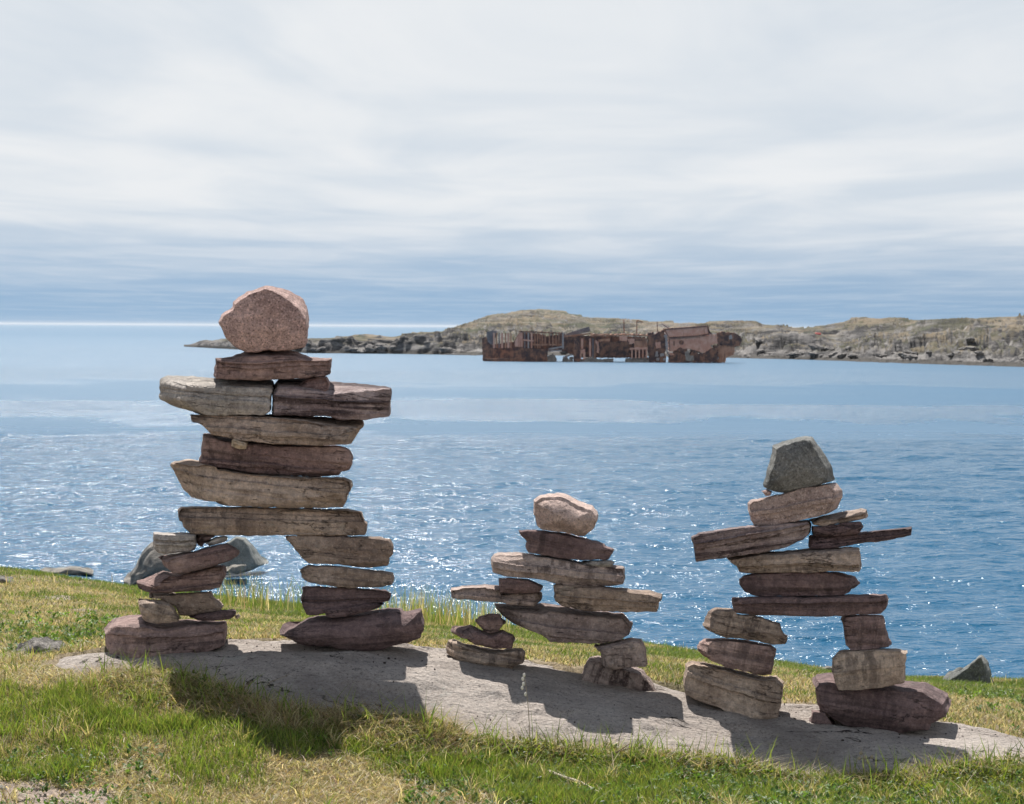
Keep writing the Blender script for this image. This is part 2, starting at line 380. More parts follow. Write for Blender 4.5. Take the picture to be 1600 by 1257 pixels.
rock = tag(link('rock_outcrop', rme, k.mat), 'smooth grey granite hump under the stone figures', kind='structure')

# ------------------------------------------------------------------ sea
# a steeper, finely rippled sheet; wind-calmed lanes are smoother
sx = axis([(-30000, -600, 10), (-600, -60, 12), (-60, 60, 12), (60, 600, 12), (600, 30000, 10)])
sy = axis([(-3000, 20, 6), (20, 200, 40), (200, 1200, 20), (1200, 32000, 16)])
SX, SY = np.meshgrid(sx, sy)
wy = 27 * (175 / 27) ** np.linspace(0, 1, 900); wa = np.linspace(-0.32, 0.32, 520)
WX, WY = wa[None, :] * (wy[:, None] + 6), np.repeat(wy[:, None], len(wa), 1)
cal = np.interp(WY * (1 + 0.34 * (fnoise(WX, WY, 0.04, 71, 5) - .5)), [30, 118, 126, 141, 150, 168, 176], [0, 0, .85, .85, 0, 0, .85])
wind = 0.75 + 0.5 * fnoise(WX * 0.5, WY, 0.06, 72)
WZ = ((fnoise(WX * 0.5, WY, 0.95, 73, 3) - .5) * 0.22 + (fnoise(WX * 0.55 + WY * .15, WY, 2.5, 74, 2) - .5) * 0.07 * np.clip((130 - WY) / 60, 0, 1) + (fnoise(WX * 0.5, WY, 0.3, 75, 2) - .5) * 0.22) * 1.08 * wind * (1 - cal) * np.clip((176 - WY) / 66, 0, 1)
a_ = np.stack([SX, SY, np.full_like(SX, -0.16)], -1).reshape(-1, 3); b_ = np.stack([WX, WY, WZ], -1).reshape(-1, 3)
def quads(r, c, o_):
    i_ = np.arange(r * c).reshape(r, c) + o_
    return np.stack([i_[:-1, :-1], i_[:-1, 1:], i_[1:, 1:], i_[1:, :-1]], -1).reshape(-1, 4)
q_ = np.concatenate([quads(*SX.shape, 0), quads(*WX.shape, len(a_))])
sme = fast_mesh('sea', np.concatenate([a_, b_]), q_.ravel(), np.arange(len(q_)) * 4)
k = MT('sea water')
pos = k.n.new('ShaderNodeNewGeometry').outputs['Position']
sepn = k.n.new('ShaderNodeSeparateXYZ'); k.l.new(pos, sepn.inputs[0])
X_, Y_ = sepn.outputs['X'], sepn.outputs['Y']
Yc = k.math('MAXIMUM', Y_, 10.0)
wob = k.noise(k.vec((0.035, 0.03, 1), src=pos), 1.0, 5, 0.62, 0.8)
wob2 = k.noise(k.vec((0.0016, 0.006, 1), src=pos), 1.0, 4, 0.6)
lt = k.math('LOGARITHM', Yc, 10.0)
lt = k.math('ADD', lt, k.math('MULTIPLY', k.math('SUBTRACT', wob, 0.5), 0.26))
lt = k.math('ADD', lt, k.math('MULTIPLY', k.math('SUBTRACT', wob2, 0.5), 0.10))
lane = k.n.new('ShaderNodeValToRGB'); lane.color_ramp.interpolation = 'EASE'
k.l.new(k.ramp(lt, 1.4, 4.4, 0, 1, False), lane.inputs[0])
def lpos(y): return (math.log10(y) - 1.4) / 3.0
stops = [(30, .0), (118, .0), (126, .9), (141, .95), (150, .05), (168, .05), (180, .9), (226, .95), (245, .2), (310, .2), (345, .5), (470, .6), (540, .35), (640, .6), (900, .65), (1050, .2), (1250, .6), (2600, .6), (5200, .5), (9000, .2), (20000, .0)]
els = lane.color_ramp.elements
els[0].position = lpos(stops[0][0]); els[0].color = (0, 0, 0, 1)
els[1].position = lpos(stops[-1][0]); els[1].color = (stops[-1][1],) * 3 + (1,)
for y, c in stops[1:-1]:
    e = els.new(lpos(y)); e.color = (c, c, c, 1)
calm = k.math('MULTIPLY', lane.outputs[0], k.ramp(k.noise(k.vec((0.008, 0.02, 1), src=pos), 1.0, 5, 0.6), 0.28, 0.5, 0.35, 1.0))
rough_w = k.math('SUBTRACT', 1.0, k.math('MULTIPLY', calm, 0.78))
w1 = k.noise(k.vec((1.3, 2.8, 1), src=pos), 1.0, 3, 0.55, 0.3)
w2 = k.noise(k.vec((3.2, 6.5, 1), src=pos), 1.0, 3, 0.6, 0.3)
w3 = k.noise(k.vec((0.16, 0.42, 1), src=pos), 1.0, 3, 0.5)
w4 = k.noise(k.vec((9, 15, 1), src=pos), 1.0, 2, 0.6)
hh = k.math('ADD', k.math('MULTIPLY', w1, 0.17), k.math('MULTIPLY', w2, 0.055))
hh = k.math('ADD', hh, k.math('ADD', k.math('MULTIPLY', w3, 0.3), k.math('MULTIPLY', w4, 0.018)))
hh = k.math('SUBTRACT', hh, 0.27)
k.normal(k.bump(k.math('MULTIPLY', k.math('MULTIPLY', hh, k.math('MULTIPLY', k.ramp(Y_, 100, 176, 1.0, 1.9), k.ramp(Y_, 450, 2000, 1.0, 0.3))), rough_w), 1.0, 1.0))
k.color((0.006, 0.092, 0.19))
far_ = k.ramp(k.math('LOGARITHM', Yc, 10.0), 2.05, 3.1, 0.11, 0.60, False)      # unresolved wavelets spread the reflection
k.set(k.b.inputs['Roughness'], k.math('ADD', far_, k.math('MULTIPLY', calm, k.ramp(Y_, 100, 600, 0.16, 0.0))))
k.b.inputs['IOR'].default_value = 1.33; k.b.inputs['Specular IOR Level'].default_value = 0.5
sea = tag(link('sea', sme, k.mat), 'rippled blue sea with calm pale lanes', kind='structure')

# ------------------------------------------------------------------ island
shore_px = [(250, 541), (285, 541), (340, 544), (480, 551), (600, 552), (740, 554), (950, 554), (1150, 558), (1300, 562), (1450, 567), (1600, 571), (1800, 578), (2300, 600)]
ridge_px = [(250, 545), (285, 541), (310, 535), (345, 529), (400, 528), (480, 529), (570, 525), (600, 527), (640, 522), (690, 519), (720, 511), (760, 495), (800, 488), (845, 484), (880, 488), (920, 496), (980, 501), (1040, 505), (1090, 508), (1112, 503), (1150, 502), (1190, 507), (1260, 514), (1300, 509), (1330, 501), (1400, 499), (1470, 502), (1540, 498), (1600, 496), (1800, 492), (2300, 488)]
cols = np.linspace(287, 2300, 1000); rows = np.concatenate([np.linspace(-0.12, 1, 110), np.linspace(1.03, 2.2, 25)])
ys = np.interp(cols, *zip(*shore_px)); yr = np.interp(cols, *zip(*ridge_px)) + (fnoise(cols, cols * 0, 0.05, 41) - 0.5) * 5
hz = np.array([628.5 - F_PX * math.tan(PITCH)] * len(cols)) + (cols - 800) * math.tan(ROLL)
Ds = 6.7 * F_PX / (ys - hz)
width = 22 + 5.0 * np.clip(hz - yr + 14, 0, 60)
Dr = Ds + width
zr = np.maximum(6.7 + Dr * (hz - yr) / F_PX, -0.5)
t = rows[:, None]
D = Ds[None] + width[None] * t
prof = np.where(t <= 1, np.clip(t, 0, 1) ** 0.75, np.maximum(1 - (t - 1) * 1.1, -0.5))
Z = zr[None] * prof + np.where(t < 0, t * 8, 0)
IX = (cols[None] - 800) / F_PX * D; IY = D
led = np.abs(fnoise(IX * .6, IY * 1.8, 0.05, 42, 3) - 0.5) * 2
rough = (0.5 - led) * 6.0 + (fnoise(IX * .4, IY * 1.3, 0.16, 43, 4) - 0.5) * 3.6 + (fnoise(IX * .6, IY, 0.7, 46, 2) - 0.5) * 0.35
env = np.clip(t * 5 + 0.25, 0, 1) * np.where(t <= 1, np.clip((1.02 - t) * 2.2, 0.12, 1), 0.3) * np.clip(zr[None] / 6, 0.15, 1)
Z = Z + rough * env
hn_ = Z + (fnoise(IX * .5, IY, 0.09, 47, 4) - 0.5) * 2.2
stp = 1.5; fr_ = hn_ / stp - np.floor(hn_ / stp); ter = (np.floor(hn_ / stp) + np.clip((fr_ - 0.62) / 0.38, 0, 1) ** 2) * stp - hn_
Z = Z + ter * 0.55 * np.clip(env * 1.5, 0, 1) * np.where(t < 0, 0, 1) * np.clip((Z - 0.3) / 1.0, 0, 1)
# boulder belt along the water
belt = np.exp(-((t - 0.10) / 0.13) ** 2)
cellx = fnoise(IX, IY, 0.55, 44, 3)
Z = Z + belt * np.clip((cellx - 0.42) * 6, -0.3, 1.2) * 1.2 * np.clip((zr[None] - 0.8) / 2.5, 0, 1)
ime = grid_mesh('island', IX, IY, Z)
k = MT('island rock and heath'); o = k.vec()
geo = k.n.new('ShaderNodeNewGeometry'); ns = k.n.new('ShaderNodeSeparateXYZ'); k.l.new(geo.outputs['Normal'], ns.inputs[0])
ps = k.n.new('ShaderNodeSeparateXYZ'); k.l.new(geo.outputs['Position'], ps.inputs[0])
rockc = k.mix(k.ramp(k.noise(k.vec((0.35, 0.5, 1.4)), 0.35, 7, 0.7), 0.42, 0.60), (0.045, 0.043, 0.045), (0.24, 0.225, 0.215))
heath = k.mix(k.ramp(k.noise(o, 0.07, 6, 0.6), 0.38, 0.6), (0.07, 0.068, 0.038), (0.19, 0.15, 0.10))
heath = k.mix(k.ramp(k.noise(k.vec((0.5, 1, 1)), 0.16, 6, 0.7), 0.52, 0.62), heath, (0.052, 0.058, 0.03))
flat = k.math('ADD', k.ramp(ns.outputs['Z'], 0.80, 0.97), k.math('MULTIPLY', k.math('SUBTRACT', k.noise(k.vec((0.6, 1, 1)), 0.12, 7, 0.7), 0.54), 4.0), clamp=True)
up = k.ramp(k.math('ADD', ps.outputs['Z'], k.math('MULTIPLY', k.noise(o, 0.2, 4), 2.5)), 2.6, 4.0)
c = k.mix(k.math('MULTIPLY', flat, up), rockc, heath)
c = k.mix(k.ramp(ps.outputs['Z'], 0.75, 0.35), c, (0.05, 0.045, 0.04))
k.color(c); k.normal(k.bump(k.noise(k.vec((0.45, 0.6, 1.6)), 0.8, 8, 0.7), 0.8, 1.0))
island = tag(link('island', ime, k.mat), 'low rocky island with tan heath behind the wreck', kind='structure')
def z_island(px, tt):
    j = int(np.argmin(abs(cols - px))); i = int(np.argmin(abs(rows - tt)))
    return np.array([IX[i, j], IY[i, j], Z[i, j]])

# ------------------------------------------------------------------ stones
def stone(name, parent, pts, D, T, mat, drop=(2, 2, 2), li=2.0, ri=2.0, yaw=None, corner=None, amp=0.005, n=220, bulge=0.006, fq=1.0, seed=None, label=None, bev=1.2, strata=1.0):
    rs = random.Random(seed if seed is not None else name + str(pts[0]))
    P = np.array(pts, float)
    if np.sum(P[:, 0] * np.roll(P[:, 1], -1) - np.roll(P[:, 0], -1) * P[:, 1]) < 0: P = P[::-1]
    C = np.vstack([P, P[:1]]); seg = np.hypot(*np.diff(C, axis=0).T); cum = np.concatenate([[0], np.cumsum(seg)])
    s = np.linspace(0, cum[-1], n, endpoint=False)
    x = np.interp(s, cum, C[:, 0]); y = np.interp(s, cum, C[:, 1])
    sd1 = rs.uniform(0, 900); qq = s / 9.0
    wv = (fnoise(qq, qq * 0 + sd1, 1.0, 61, 4) - 0.5) * min(2.4, 0.055 * min(np.ptp(x), np.ptp(y)))
    tx_, ty_ = np.roll(x, -1) - np.roll(x, 1), np.roll(y, -1) - np.roll(y, 1); tl = np.hypot(tx_, ty_) + 1e-6
    x = x - ty_ / tl * wv; y = y + tx_ / tl * wv
    x0, x1 = x.min(), x.max(); W = x1 - x0; H = y.max() - y.min()
    sc = min(W, H)
    # per-column top and bottom
    xs = np.linspace(x0 + 0.02 * W, x1 - 0.02 * W, 160); tp = np.full(160, 1e9); bt = np.full(160, -1e9)
    xa, ya, xb, yb = x, y, np.roll(x, -1), np.roll(y, -1)
    for i in range(n):
        lo, hi = min(xa[i], xb[i]), max(xa[i], xb[i])
        mk = (xs >= lo) & (xs <= hi)
        if mk.any():
            yy = ya[i] + (xs[mk] - xa[i]) / (xb[i] - xa[i] + 1e-9) * (yb[i] - ya[i])
            tp[mk] = np.minimum(tp[mk], yy); bt[mk] = np.maximum(bt[mk], yy)
    ok = bt > tp; tp = np.interp(xs, xs[ok], tp[ok]); bt = np.interp(xs, xs[ok], bt[ok])
    ytop, ybot = np.interp(x, xs, tp), np.interp(x, xs, bt)
    b = np.clip((ybot - y) / np.maximum(ybot - ytop, 1), 0, 1); a = (x - x0) / W
    cyx = np.clip(x, x0 + min(H * .5, W * .45), x1 - min(H * .5, W * .45)); cyy = np.interp(cyx, xs, (tp + bt) / 2)
    dl = np.hypot(cyx - x, cyy - y) + 1e-6; ux, uy = (cyx - x) / dl, (cyy - y) / dl
    drp = np.interp(a, np.linspace(0, 1, len(drop)), drop)
    if yaw is None: yaw = rs.uniform(-0.05, 0.05)
    mpp = D / F_PX; hw, hh_ = W * mpp / 2, H * mpp / 2; xc_, yc_ = (x0 + x1) / 2, (y.min() + y.max()) / 2
    pl = [(rs.uniform(-.05, .05), rs.uniform(-.14, .14), 0.0)]
    for sg in (1, -1):
        q_ = rs.uniform(.6, 1.6)
        if rs.random() < .6: pl.append((rs.uniform(-.15, .15), sg * q_, q_ * hh_ * rs.uniform(.72, 1.0)))
        q_ = rs.uniform(.4, 1.3)
        if rs.random() < .45: pl.append((sg * q_, rs.uniform(-.3, .3), q_ * hw * rs.uniform(.84, 1.0)))
    for _ in range(3):
        t_ = rs.uniform(0, 6.283); q_ = rs.uniform(.12, .4); nx_, nz_ = q_ * math.cos(t_) * .5, q_ * math.sin(t_)
        pl.append((nx_, nz_, (abs(nx_) * hw + abs(nz_) * hh_) * rs.uniform(.15, .5)))
    def facet(xx, yy):
        X_ = (xx - xc_) * mpp; Z_ = (yc_ - yy) * mpp
        return -np.clip(np.min([b_ - nx_ * X_ - nz_ * Z_ for nx_, nz_, b_ in pl], 0), -0.35 * T, 0.02)
    def dep(aa):
        e = yaw * (aa - 0.5)
        if corner: e = e - corner[1] * np.where(aa < corner[0], aa / corner[0], (1 - aa) / (1 - corner[0]))
        return e
    bev = min(bev, sc * 0.08)
    us = [0, 0.008, 0.03, 0.12, 0.22, 0.34, 0.46, 0.58, 0.70, 0.80, 0.88, 0.95, 1.0]
    rings = []
    def place(xx, yy, aa, bb, Du, Dz):
        r = ray(xx, yy); return np.stack([r[:, 0] * Du, Du, CAM[2] + r[:, 2] * Dz], -1)
    for uu in us:
        f = 1 - min(uu / 0.85, 1); fl = 1 - min(uu / 0.5, 1); bv = bev * (1 - min(uu / 0.03, 1)) ** 1.5
        bk = sc * 0.16 * (max(uu - 0.8, 0) / 0.2) ** 2
        xx = x + li * (1 - a) ** 2 * fl - ri * a ** 2 * fl + ux * (bv + bk)
        yy = y + drp * b * f + uy * (bv + bk)
        fc = facet(xx, yy) * max(0, 1 - uu / 0.45)
        Du = D + T * uu + dep(a) * (1 - 0.6 * uu) + fc; Dz = D + T * uu * b + (dep(a) * (1 - 0.6 * uu) + fc) * b
        rings.append(place(xx, yy, a, b, Du, Dz))
        if uu == 0: fx, fy = xx, yy
    caps = []
    tx = np.clip(fx, fx.min() + min(H * .5, W * .45), fx.max() - min(H * .5, W * .45))
    ty = np.interp(tx, xs, (tp + bt) / 2) + np.interp((tx - x0) / W, np.linspace(0, 1, len(drop)), drop) * 0.5
    for q in (0.97, 0.92, 0.85, 0.77, 0.69, 0.61, 0.53, 0.45, 0.37, 0.29, 0.21, 0.13, 0.06, 0.0):
        xx = tx + (fx - tx) * q; yy = ty + (fy - ty) * q; aa = (xx - x0) / W
        bb = 0.5 + (b - 0.5) * q
        fc = facet(xx, yy); Du = D + dep(aa) + fc - bulge * (1 - q ** 2)
        caps.append(place(xx, yy, aa, bb, Du, np.full(n, D) + (dep(aa) + fc) * bb))
    allr = caps[::-1] + rings
    last = rings[-1]; cb = last.mean(0)
    for q in (0.7, 0.35, 0.0): 
        v = cb + (last - cb) * q; v[:, 1] = last[:, 1].mean() * (1 - q) + last[:, 1] * q + 0.01 * (1 - q * q)
        allr.append(v)
    V = np.concatenate(allr); cen = V.mean(0); nr = len(allr)
    idx = np.arange(nr * n).reshape(nr, n); nx = np.roll(idx, -1, 1)
    Q = np.stack([idx[:-1], nx[:-1], nx[1:], idx[1:]], -1).reshape(-1, 4)
    # bedding tilt from the outline's long axis
    cc = np.cov(np.stack([x, -y])); w_, v_ = np.linalg.eigh(cc); ax = v_[:, 1]
    ang = math.atan2(ax[1], ax[0]); ang = (ang + math.pi / 2) % math.pi - math.pi / 2
    if W < 1.5 * H: ang *= 0.3
    loc = V - cen
    ca, sa = math.cos(ang), math.sin(ang)
    loc = np.stack([loc[:, 0] * ca + loc[:, 2] * sa, loc[:, 1], -loc[:, 0] * sa + loc[:, 2] * ca], -1)
    me = fast_mesh(name, loc, Q.ravel(), np.arange(len(Q)) * 4)
    bm = bmesh.new(); bm.from_mesh(me); bmesh.ops.recalc_face_normals(bm, faces=bm.faces); bm.normal_update()
    off = Vector((rs.uniform(-50, 50), rs.uniform(-50, 50), rs.uniform(-50, 50)))
    k_ = min(1.0, sc / F_PX * D / 0.10)
    dv = []
    zl = loc[:, 2]; led = [(rs.uniform(zl.min() * .6, zl.max() * .6), rs.choice((-1, 1)) * rs.uniform(.005, .016)) for _ in range(rs.choice((2, 3, 3, 4)))] if strata else []
    for vv in bm.verts:
        p = vv.co; q = (p + off) * fq
        if led and vv.normal.y < -0.35:
            wz = p.z + 0.012 * mnoise.noise(Vector((q.x * 5, 3.1, 0)))
            sh = sum(h_ * (1 if wz > z_ else 0) for z_, h_ in led)
        else: sh = 0
        e = (mnoise.fractal(q * 6, 1.0, 2.0, 3) * 1.0 + (0.5 - abs(mnoise.noise(q * 15))) * 0.55) * amp
        lay = mnoise.noise(Vector((q.x * 1.5, q.y * 1.5, q.z * 38)))
        e += amp * 0.75 * strata * max(-0.6, min(0.6, lay * 1.8)) * (1 - abs(vv.normal.z))
        e += amp * 0.3 * mnoise.noise(q * 45)
        dv.append(vv.normal * (e * k_) + Vector((0, sh, 0)))
    for vv, d_ in zip(bm.verts, dv): vv.co += d_
    bm.to_mesh(me); bm.free()
    me.polygons.foreach_set('use_smooth', np.full(len(me.polygons), True))
    me.set_sharp_from_angle(angle=R(30))
    ob = link(name, me, M[mat], parent, Vector(cen)); ob.rotation_euler = (0, -ang, 0)
    if label: ob['label'] = label
    return ob
def reg(x0, y0, s):
    return lambda *p: [(x0 + a / s, y0 + b / s) for a, b in p]
A = reg(150, 430, 2.9925); R1 = reg(230, 560, 3.902); R2 = reg(230, 660, 3.902); R3 = reg(150, 820, 5.715); R4 = reg(420, 820, 5.715)
R5 = reg(690, 760, 4.444); R6 = reg(690, 920, 4.444); R7 = reg(1060, 680, 4.2105); R8 = reg(1050, 930, 3.5556)

# --- tallest figure
D1 = 7.85
p = at(410, 1022, D1); f1 = empty('inukshuk', (p[0], p[1] + 0.15, p[2]))
tag(f1, 'tallest stone figure with a pink boulder head and wide flat arms', 'inukshuk', 'stone figures on the bedrock hump')
S = lambda name, pts, mat, T=0.30, dz=0.0, **kw: stone(name, f1, pts, D1 + dz, T, mat, **kw)
S('head_stone', A((575, 215), (590, 185), (640, 150), (645, 125), (710, 80), (790, 52), (830, 50), (900, 68), (950, 95), (985, 140), (995, 190), (990, 260), (992, 310), (975, 340), (870, 352), (790, 352), (705, 360), (640, 325), (600, 280)), 'pink', 0.34, drop=(3, 3, 24), bulge=0.02, amp=0.006, strata=0, label='rough pink granite boulder as the head')
S('neck_stone', A((560, 390), (640, 383), (690, 360), (760, 350), (830, 346), (930, 355), (1000, 380), (1100, 388), (1103, 415), (1095, 440), (1098, 465), (1040, 480), (900, 490), (780, 492), (640, 488), (557, 480)), 'purple', 0.28, 0.02, drop=(1, 12, 3))
S('arm_stone', R1((75, 160), (85, 125), (120, 108), (250, 112), (420, 120), (600, 124), (700, 128), (765, 135), (768, 170), (755, 250), (750, 325), (720, 347), (560, 350), (300, 350), (210, 322), (80, 262), (70, 235), (85, 205)), 'grey', 0.36, -0.02, drop=(16, 15, 13), li=36, yaw=-0.02, label='pale grey arm slab with white streaks')
S('arm_stone', R1((765, 180), (800, 125), (900, 120), (1090, 125), (1110, 135), (1250, 145), (1490, 182), (1492, 225), (1480, 360), (1340, 378), (1180, 372), (1090, 350), (980, 354), (760, 345)), 'banded', 0.34, 0.0, drop=(12, 22, 1), yaw=0.03, label='banded mauve arm slab')
S('shim_stone', R1((915, 175), (960, 130), (1040, 112), (1095, 116), (1112, 150), (1105, 190), (1060, 212), (990, 210), (930, 195)), 'purple', 0.14, 0.03, n=80)
S('torso_stone', R1((262, 343), (450, 338), (600, 340), (760, 340), (1000, 346), (1180, 368), (1312, 378), (1315, 410), (1290, 450), (1265, 490), (1245, 528), (1060, 534), (900, 524), (700, 518), (600, 512), (480, 482), (390, 470), (340, 420), (300, 395), (268, 390)), 'tan', 0.32, -0.03, drop=(1, 7, 14), ri=12)
S('shim_stone', R1((516, 497), (530, 488), (619, 512), (607, 557), (560, 555), (513, 537)), 'cream', 0.08, -0.035, n=60, amp=0.003, label='small cream wedge chip')
S('torso_stone', R2((345, 66), (400, 70), (470, 88), (600, 98), (860, 122), (1000, 134), (1180, 143), (1240, 165), (1258, 225), (1240, 295), (1190, 305), (1170, 335), (1000, 338), (760, 322), (600, 304), (450, 284), (330, 264), (318, 240), (330, 200), (333, 130)), 'purple', 0.34, 0.02, drop=(9, 8, 1))
S('torso_stone', R2((143, 260), (170, 235), (250, 228), (325, 238), (340, 258), (600, 298), (760, 318), (1000, 333), (1200, 340), (1245, 360), (1250, 400), (1220, 470), (1200, 527), (1050, 528), (800, 524), (600, 519), (430, 518), (370, 490), (270, 485), (215, 420), (165, 320)), 'tan', 0.36, -0.02, drop=(9, 5, 1), li=34, label='thick tan block with a pale left end')
S('hip_stone', R2((190, 540), (205, 516), (380, 512), (600, 516), (850, 524), (1100, 532), (1230, 528), (1310, 545), (1325, 610), (1343, 620), (1340, 660), (1330, 690), (1150, 692), (850, 690), (560, 692), (380, 687), (260, 682), (215, 640), (208, 605), (190, 600)), 'warm', 0.34, 0.0, drop=(2, 2, 2), label='long brown lintel slab spanning the legs')
S('leg_stone', R3((512, 65), (640, 70), (830, 70), (900, 80), (905, 180), (890, 225), (840, 240), (700, 250), (610, 260), (540, 247), (515, 215)), 'grey', 0.26, 0.0, drop=(2, 2, 2), n=100)
S('shim_stone', R3((895, 85), (1050, 80), (1068, 103), (1000, 145), (960, 175), (945, 207), (895, 192)), 'purple', 0.18, 0.05, n=70)
S('shim_stone', R3((975, 160), (1060, 110), (1150, 97), (1182, 107), (1177, 152), (1100, 175), (1000, 197)), 'grey', 0.12, 0.02, n=70)
S('leg_stone', R3((563, 300), (620, 268), (740, 248), (870, 230), (1000, 196), (1170, 163), (1250, 200), (1283, 250), (1270, 290), (1200, 330), (1050, 374), (900, 409), (700, 442), (640, 437), (590, 395)), 'purple', 0.28, -0.03, drop=(7, 3, 2), li=12)
S('leg_stone', R3((362, 560), (372, 495), (480, 460), (570, 425), (600, 412), (690, 432), (900, 400), (1050, 370), (1145, 368), (1155, 440), (1150, 495), (1110, 570), (950, 594), (700, 609), (480, 612), (370, 615)), 'purple', 0.30, 0.0, drop=(13, 5, 2), li=22, label='pinkish purple slab with a sunlit left top')
S('leg_stone', R3((470, 650), (520, 615), (700, 612), (900, 600), (1030, 588), (1050, 640), (1100, 680), (1138, 735), (1120, 775), (950, 800), (830, 815), (740, 815), (700, 740), (600, 690)), 'tan', 0.24, 0.06, drop=(2, 2, 2))
S('leg_stone', R3((375, 690), (400, 662), (520, 656), (660, 682), (710, 738), (752, 850), (740, 872), (640, 894), (540, 900), (430, 875), (400, 840), (385, 760)), 'tan', 0.20, -0.05, drop=(6, 7, 4), n=100, label='small layered tan block at the front')
S('shim_stone', R3((830, 832), (900, 798), (1050, 772), (1150, 760), (1245, 768), (1255, 815), (1200, 850), (1050, 866), (900, 864)), 'dark', 0.2, 0.03, drop=(1, 1, 1), n=90)
S('shim_stone', R3((1243, 810), (1275, 793), (1292, 820), (1270, 847), (1243, 842)), 'cream', 0.05, 0.08, n=50, amp=0.002)
S('foot_stone', R3((75, 935), (110, 870), (180, 830), (300, 797), (400, 797), (560, 845), (800, 852), (1000, 855), (1160, 855), (1175, 920), (1168, 1000), (1162, 1092), (1050, 1120), (900, 1160), (700, 1188), (400, 1195), (250, 1182), (110, 1155), (85, 1040)), 'purple', 0.36, 0.04, drop=(9, 20, 16, 8, 4), corner=(0.30, 0.13), yaw=0.0, label='square cornered purple block under one leg')
S('leg_stone', R4((148, 140), (165, 96), (350, 90), (600, 90), (760, 98), (990, 110), (1085, 128), (1110, 185), (1112, 270), (1080, 320), (1070, 377), (850, 390), (600, 370), (350, 362), (300, 320), (230, 235)), 'warm', 0.30, 0.0, drop=(2, 2, 3))
S('leg_stone', R4((270, 410), (310, 380), (350, 358), (600, 362), (850, 388), (1050, 418), (1110, 430), (1115, 545), (1000, 555), (850, 564), (720, 576), (520, 549), (330, 517), (280, 480)), 'tan', 0.27, -0.01, drop=(2, 2, 2))
S('leg_stone', R4((300, 560), (450, 550), (700, 564), (950, 586), (1060, 600), (1088, 625), (1080, 680), (950, 700), (850, 712), (700, 748), (500, 796), (440, 812), (330, 810), (310, 770), (290, 680), (305, 630)), 'dark', 0.28, 0.01, drop=(1, 1, 1), label='dark plum slab, darkest of its leg')
S('shim_stone', R4((498, 762), (690, 735), (850, 700), (980, 697), (1027, 715), (1000, 750), (850, 792), (700, 822), (540, 836), (503, 822)), 'dark', 0.16, -0.03, drop=(1, 1, 1), n=90)
S('foot_stone', R4((95, 965), (180, 910), (310, 850), (440, 808), (600, 808), (850, 780), (1000, 752), (1130, 736), (1180, 743), (1220, 775), (1300, 760), (1360, 750), (1380, 840), (1392, 930), (1370, 1020), (1250, 1060), (1100, 1098), (1000, 1124), (830, 1140), (700, 1128), (560, 1098), (330, 1098), (215, 1054), (130, 1010)), 'dark', 0.36, 0.0, drop=(7, 4, 5), bulge=0.05, label='long dark boulder tapering to a point under one leg')

# --- smallest figure
D2 = 7.85
p = at(865, 1066, D2); f2 = empty('inukshuk', (p[0], p[1] + 0.15, p[2]))
tag(f2, 'smallest stone figure, squat, with a rounded pale head, between the other two', 'inukshuk', 'stone figures on the bedrock hump')
S = lambda name, pts, mat, T=0.24, dz=0.0, **kw: stone(name, f2, pts, D2 + dz, T, mat, **kw)
S('head_stone', R5((640, 90), (690, 62), (800, 48), (860, 58), (950, 100), (1050, 130), (1085, 170), (1092, 230), (1060, 300), (1000, 355), (950, 357), (860, 327), (700, 307), (665, 290), (640, 200)), 'paleg', 0.22, 0.0, drop=(5, 8, 9), bulge=0.045, amp=0.006, bev=5, strata=0, label='rounded pale granite cobble as the head')
S('neck_stone', R5((533, 305), (600, 296), (680, 304), (860, 322), (1000, 358), (1130, 396), (1140, 412), (1195, 428), (1203, 465), (1170, 518), (1000, 516), (850, 506), (700, 480), (600, 467), (580, 440), (590, 390), (545, 350)), 'dark', 0.24, 0.01, drop=(2, 4, 2))
S('shoulder_stone', R5((340, 510), (360, 470), (420, 460), (600, 466), (760, 486), (850, 498), (1000, 535), (1200, 550), (1265, 563), (1268, 600), (1262, 678), (1150, 697), (1000, 702), (860, 694), (720, 654), (600, 643), (470, 638), (350, 605)), 'streak', 0.27, -0.01, drop=(2, 4, 3), label='long streaked shoulder slab')
S('shim_stone', R5((970, 540), (1030, 513), (1180, 512), (1202, 540), (1180, 560), (1050, 566)), 'grey', 0.12, 0.0, n=70)
S('shoulder_stone', R5((398, 638), (470, 630), (600, 640), (700, 685), (705, 720), (690, 748), (550, 750), (400, 740)), 'purple', 0.2, 0.0, n=90, drop=(2, 2, 4))
S('arm_stone', R5((70, 705), (150, 692), (300, 685), (400, 690), (420, 728), (690, 736), (695, 800), (650, 838), (500, 830), (380, 808), (200, 792), (70, 782), (68, 740)), 'streak', 0.24, 0.02, drop=(4, 7, 1), label='thin brown arm slab')
S('arm_stone', R5((775, 690), (800, 676), (1000, 692), (1230, 704), (1450, 718), (1530, 745), (1532, 790), (1510, 830), (1500, 882), (1250, 879), (1000, 862), (830, 828), (785, 795)), 'warm', 0.26, -0.02, drop=(2, 2, 8), label='arm slab, tan above and stained dark below')
S('hip_stone', R6((370, 100), (500, 108), (640, 112), (700, 98), (790, 104), (1000, 140), (1260, 172), (1325, 240), (1310, 330), (1250, 356), (1110, 386), (900, 376), (700, 374), (640, 333), (540, 297), (440, 252), (385, 180)), 'streak', 0.30, 0.0, drop=(14, 14, 8), li=30, label='thick streaked slab spanning both legs')
S('leg_stone', R6((232, 235), (260, 193), (330, 174), (400, 172), (445, 245), (400, 304), (340, 322), (290, 292)), 'purple', 0.16, 0.03, n=80, drop=(2, 2, 2))
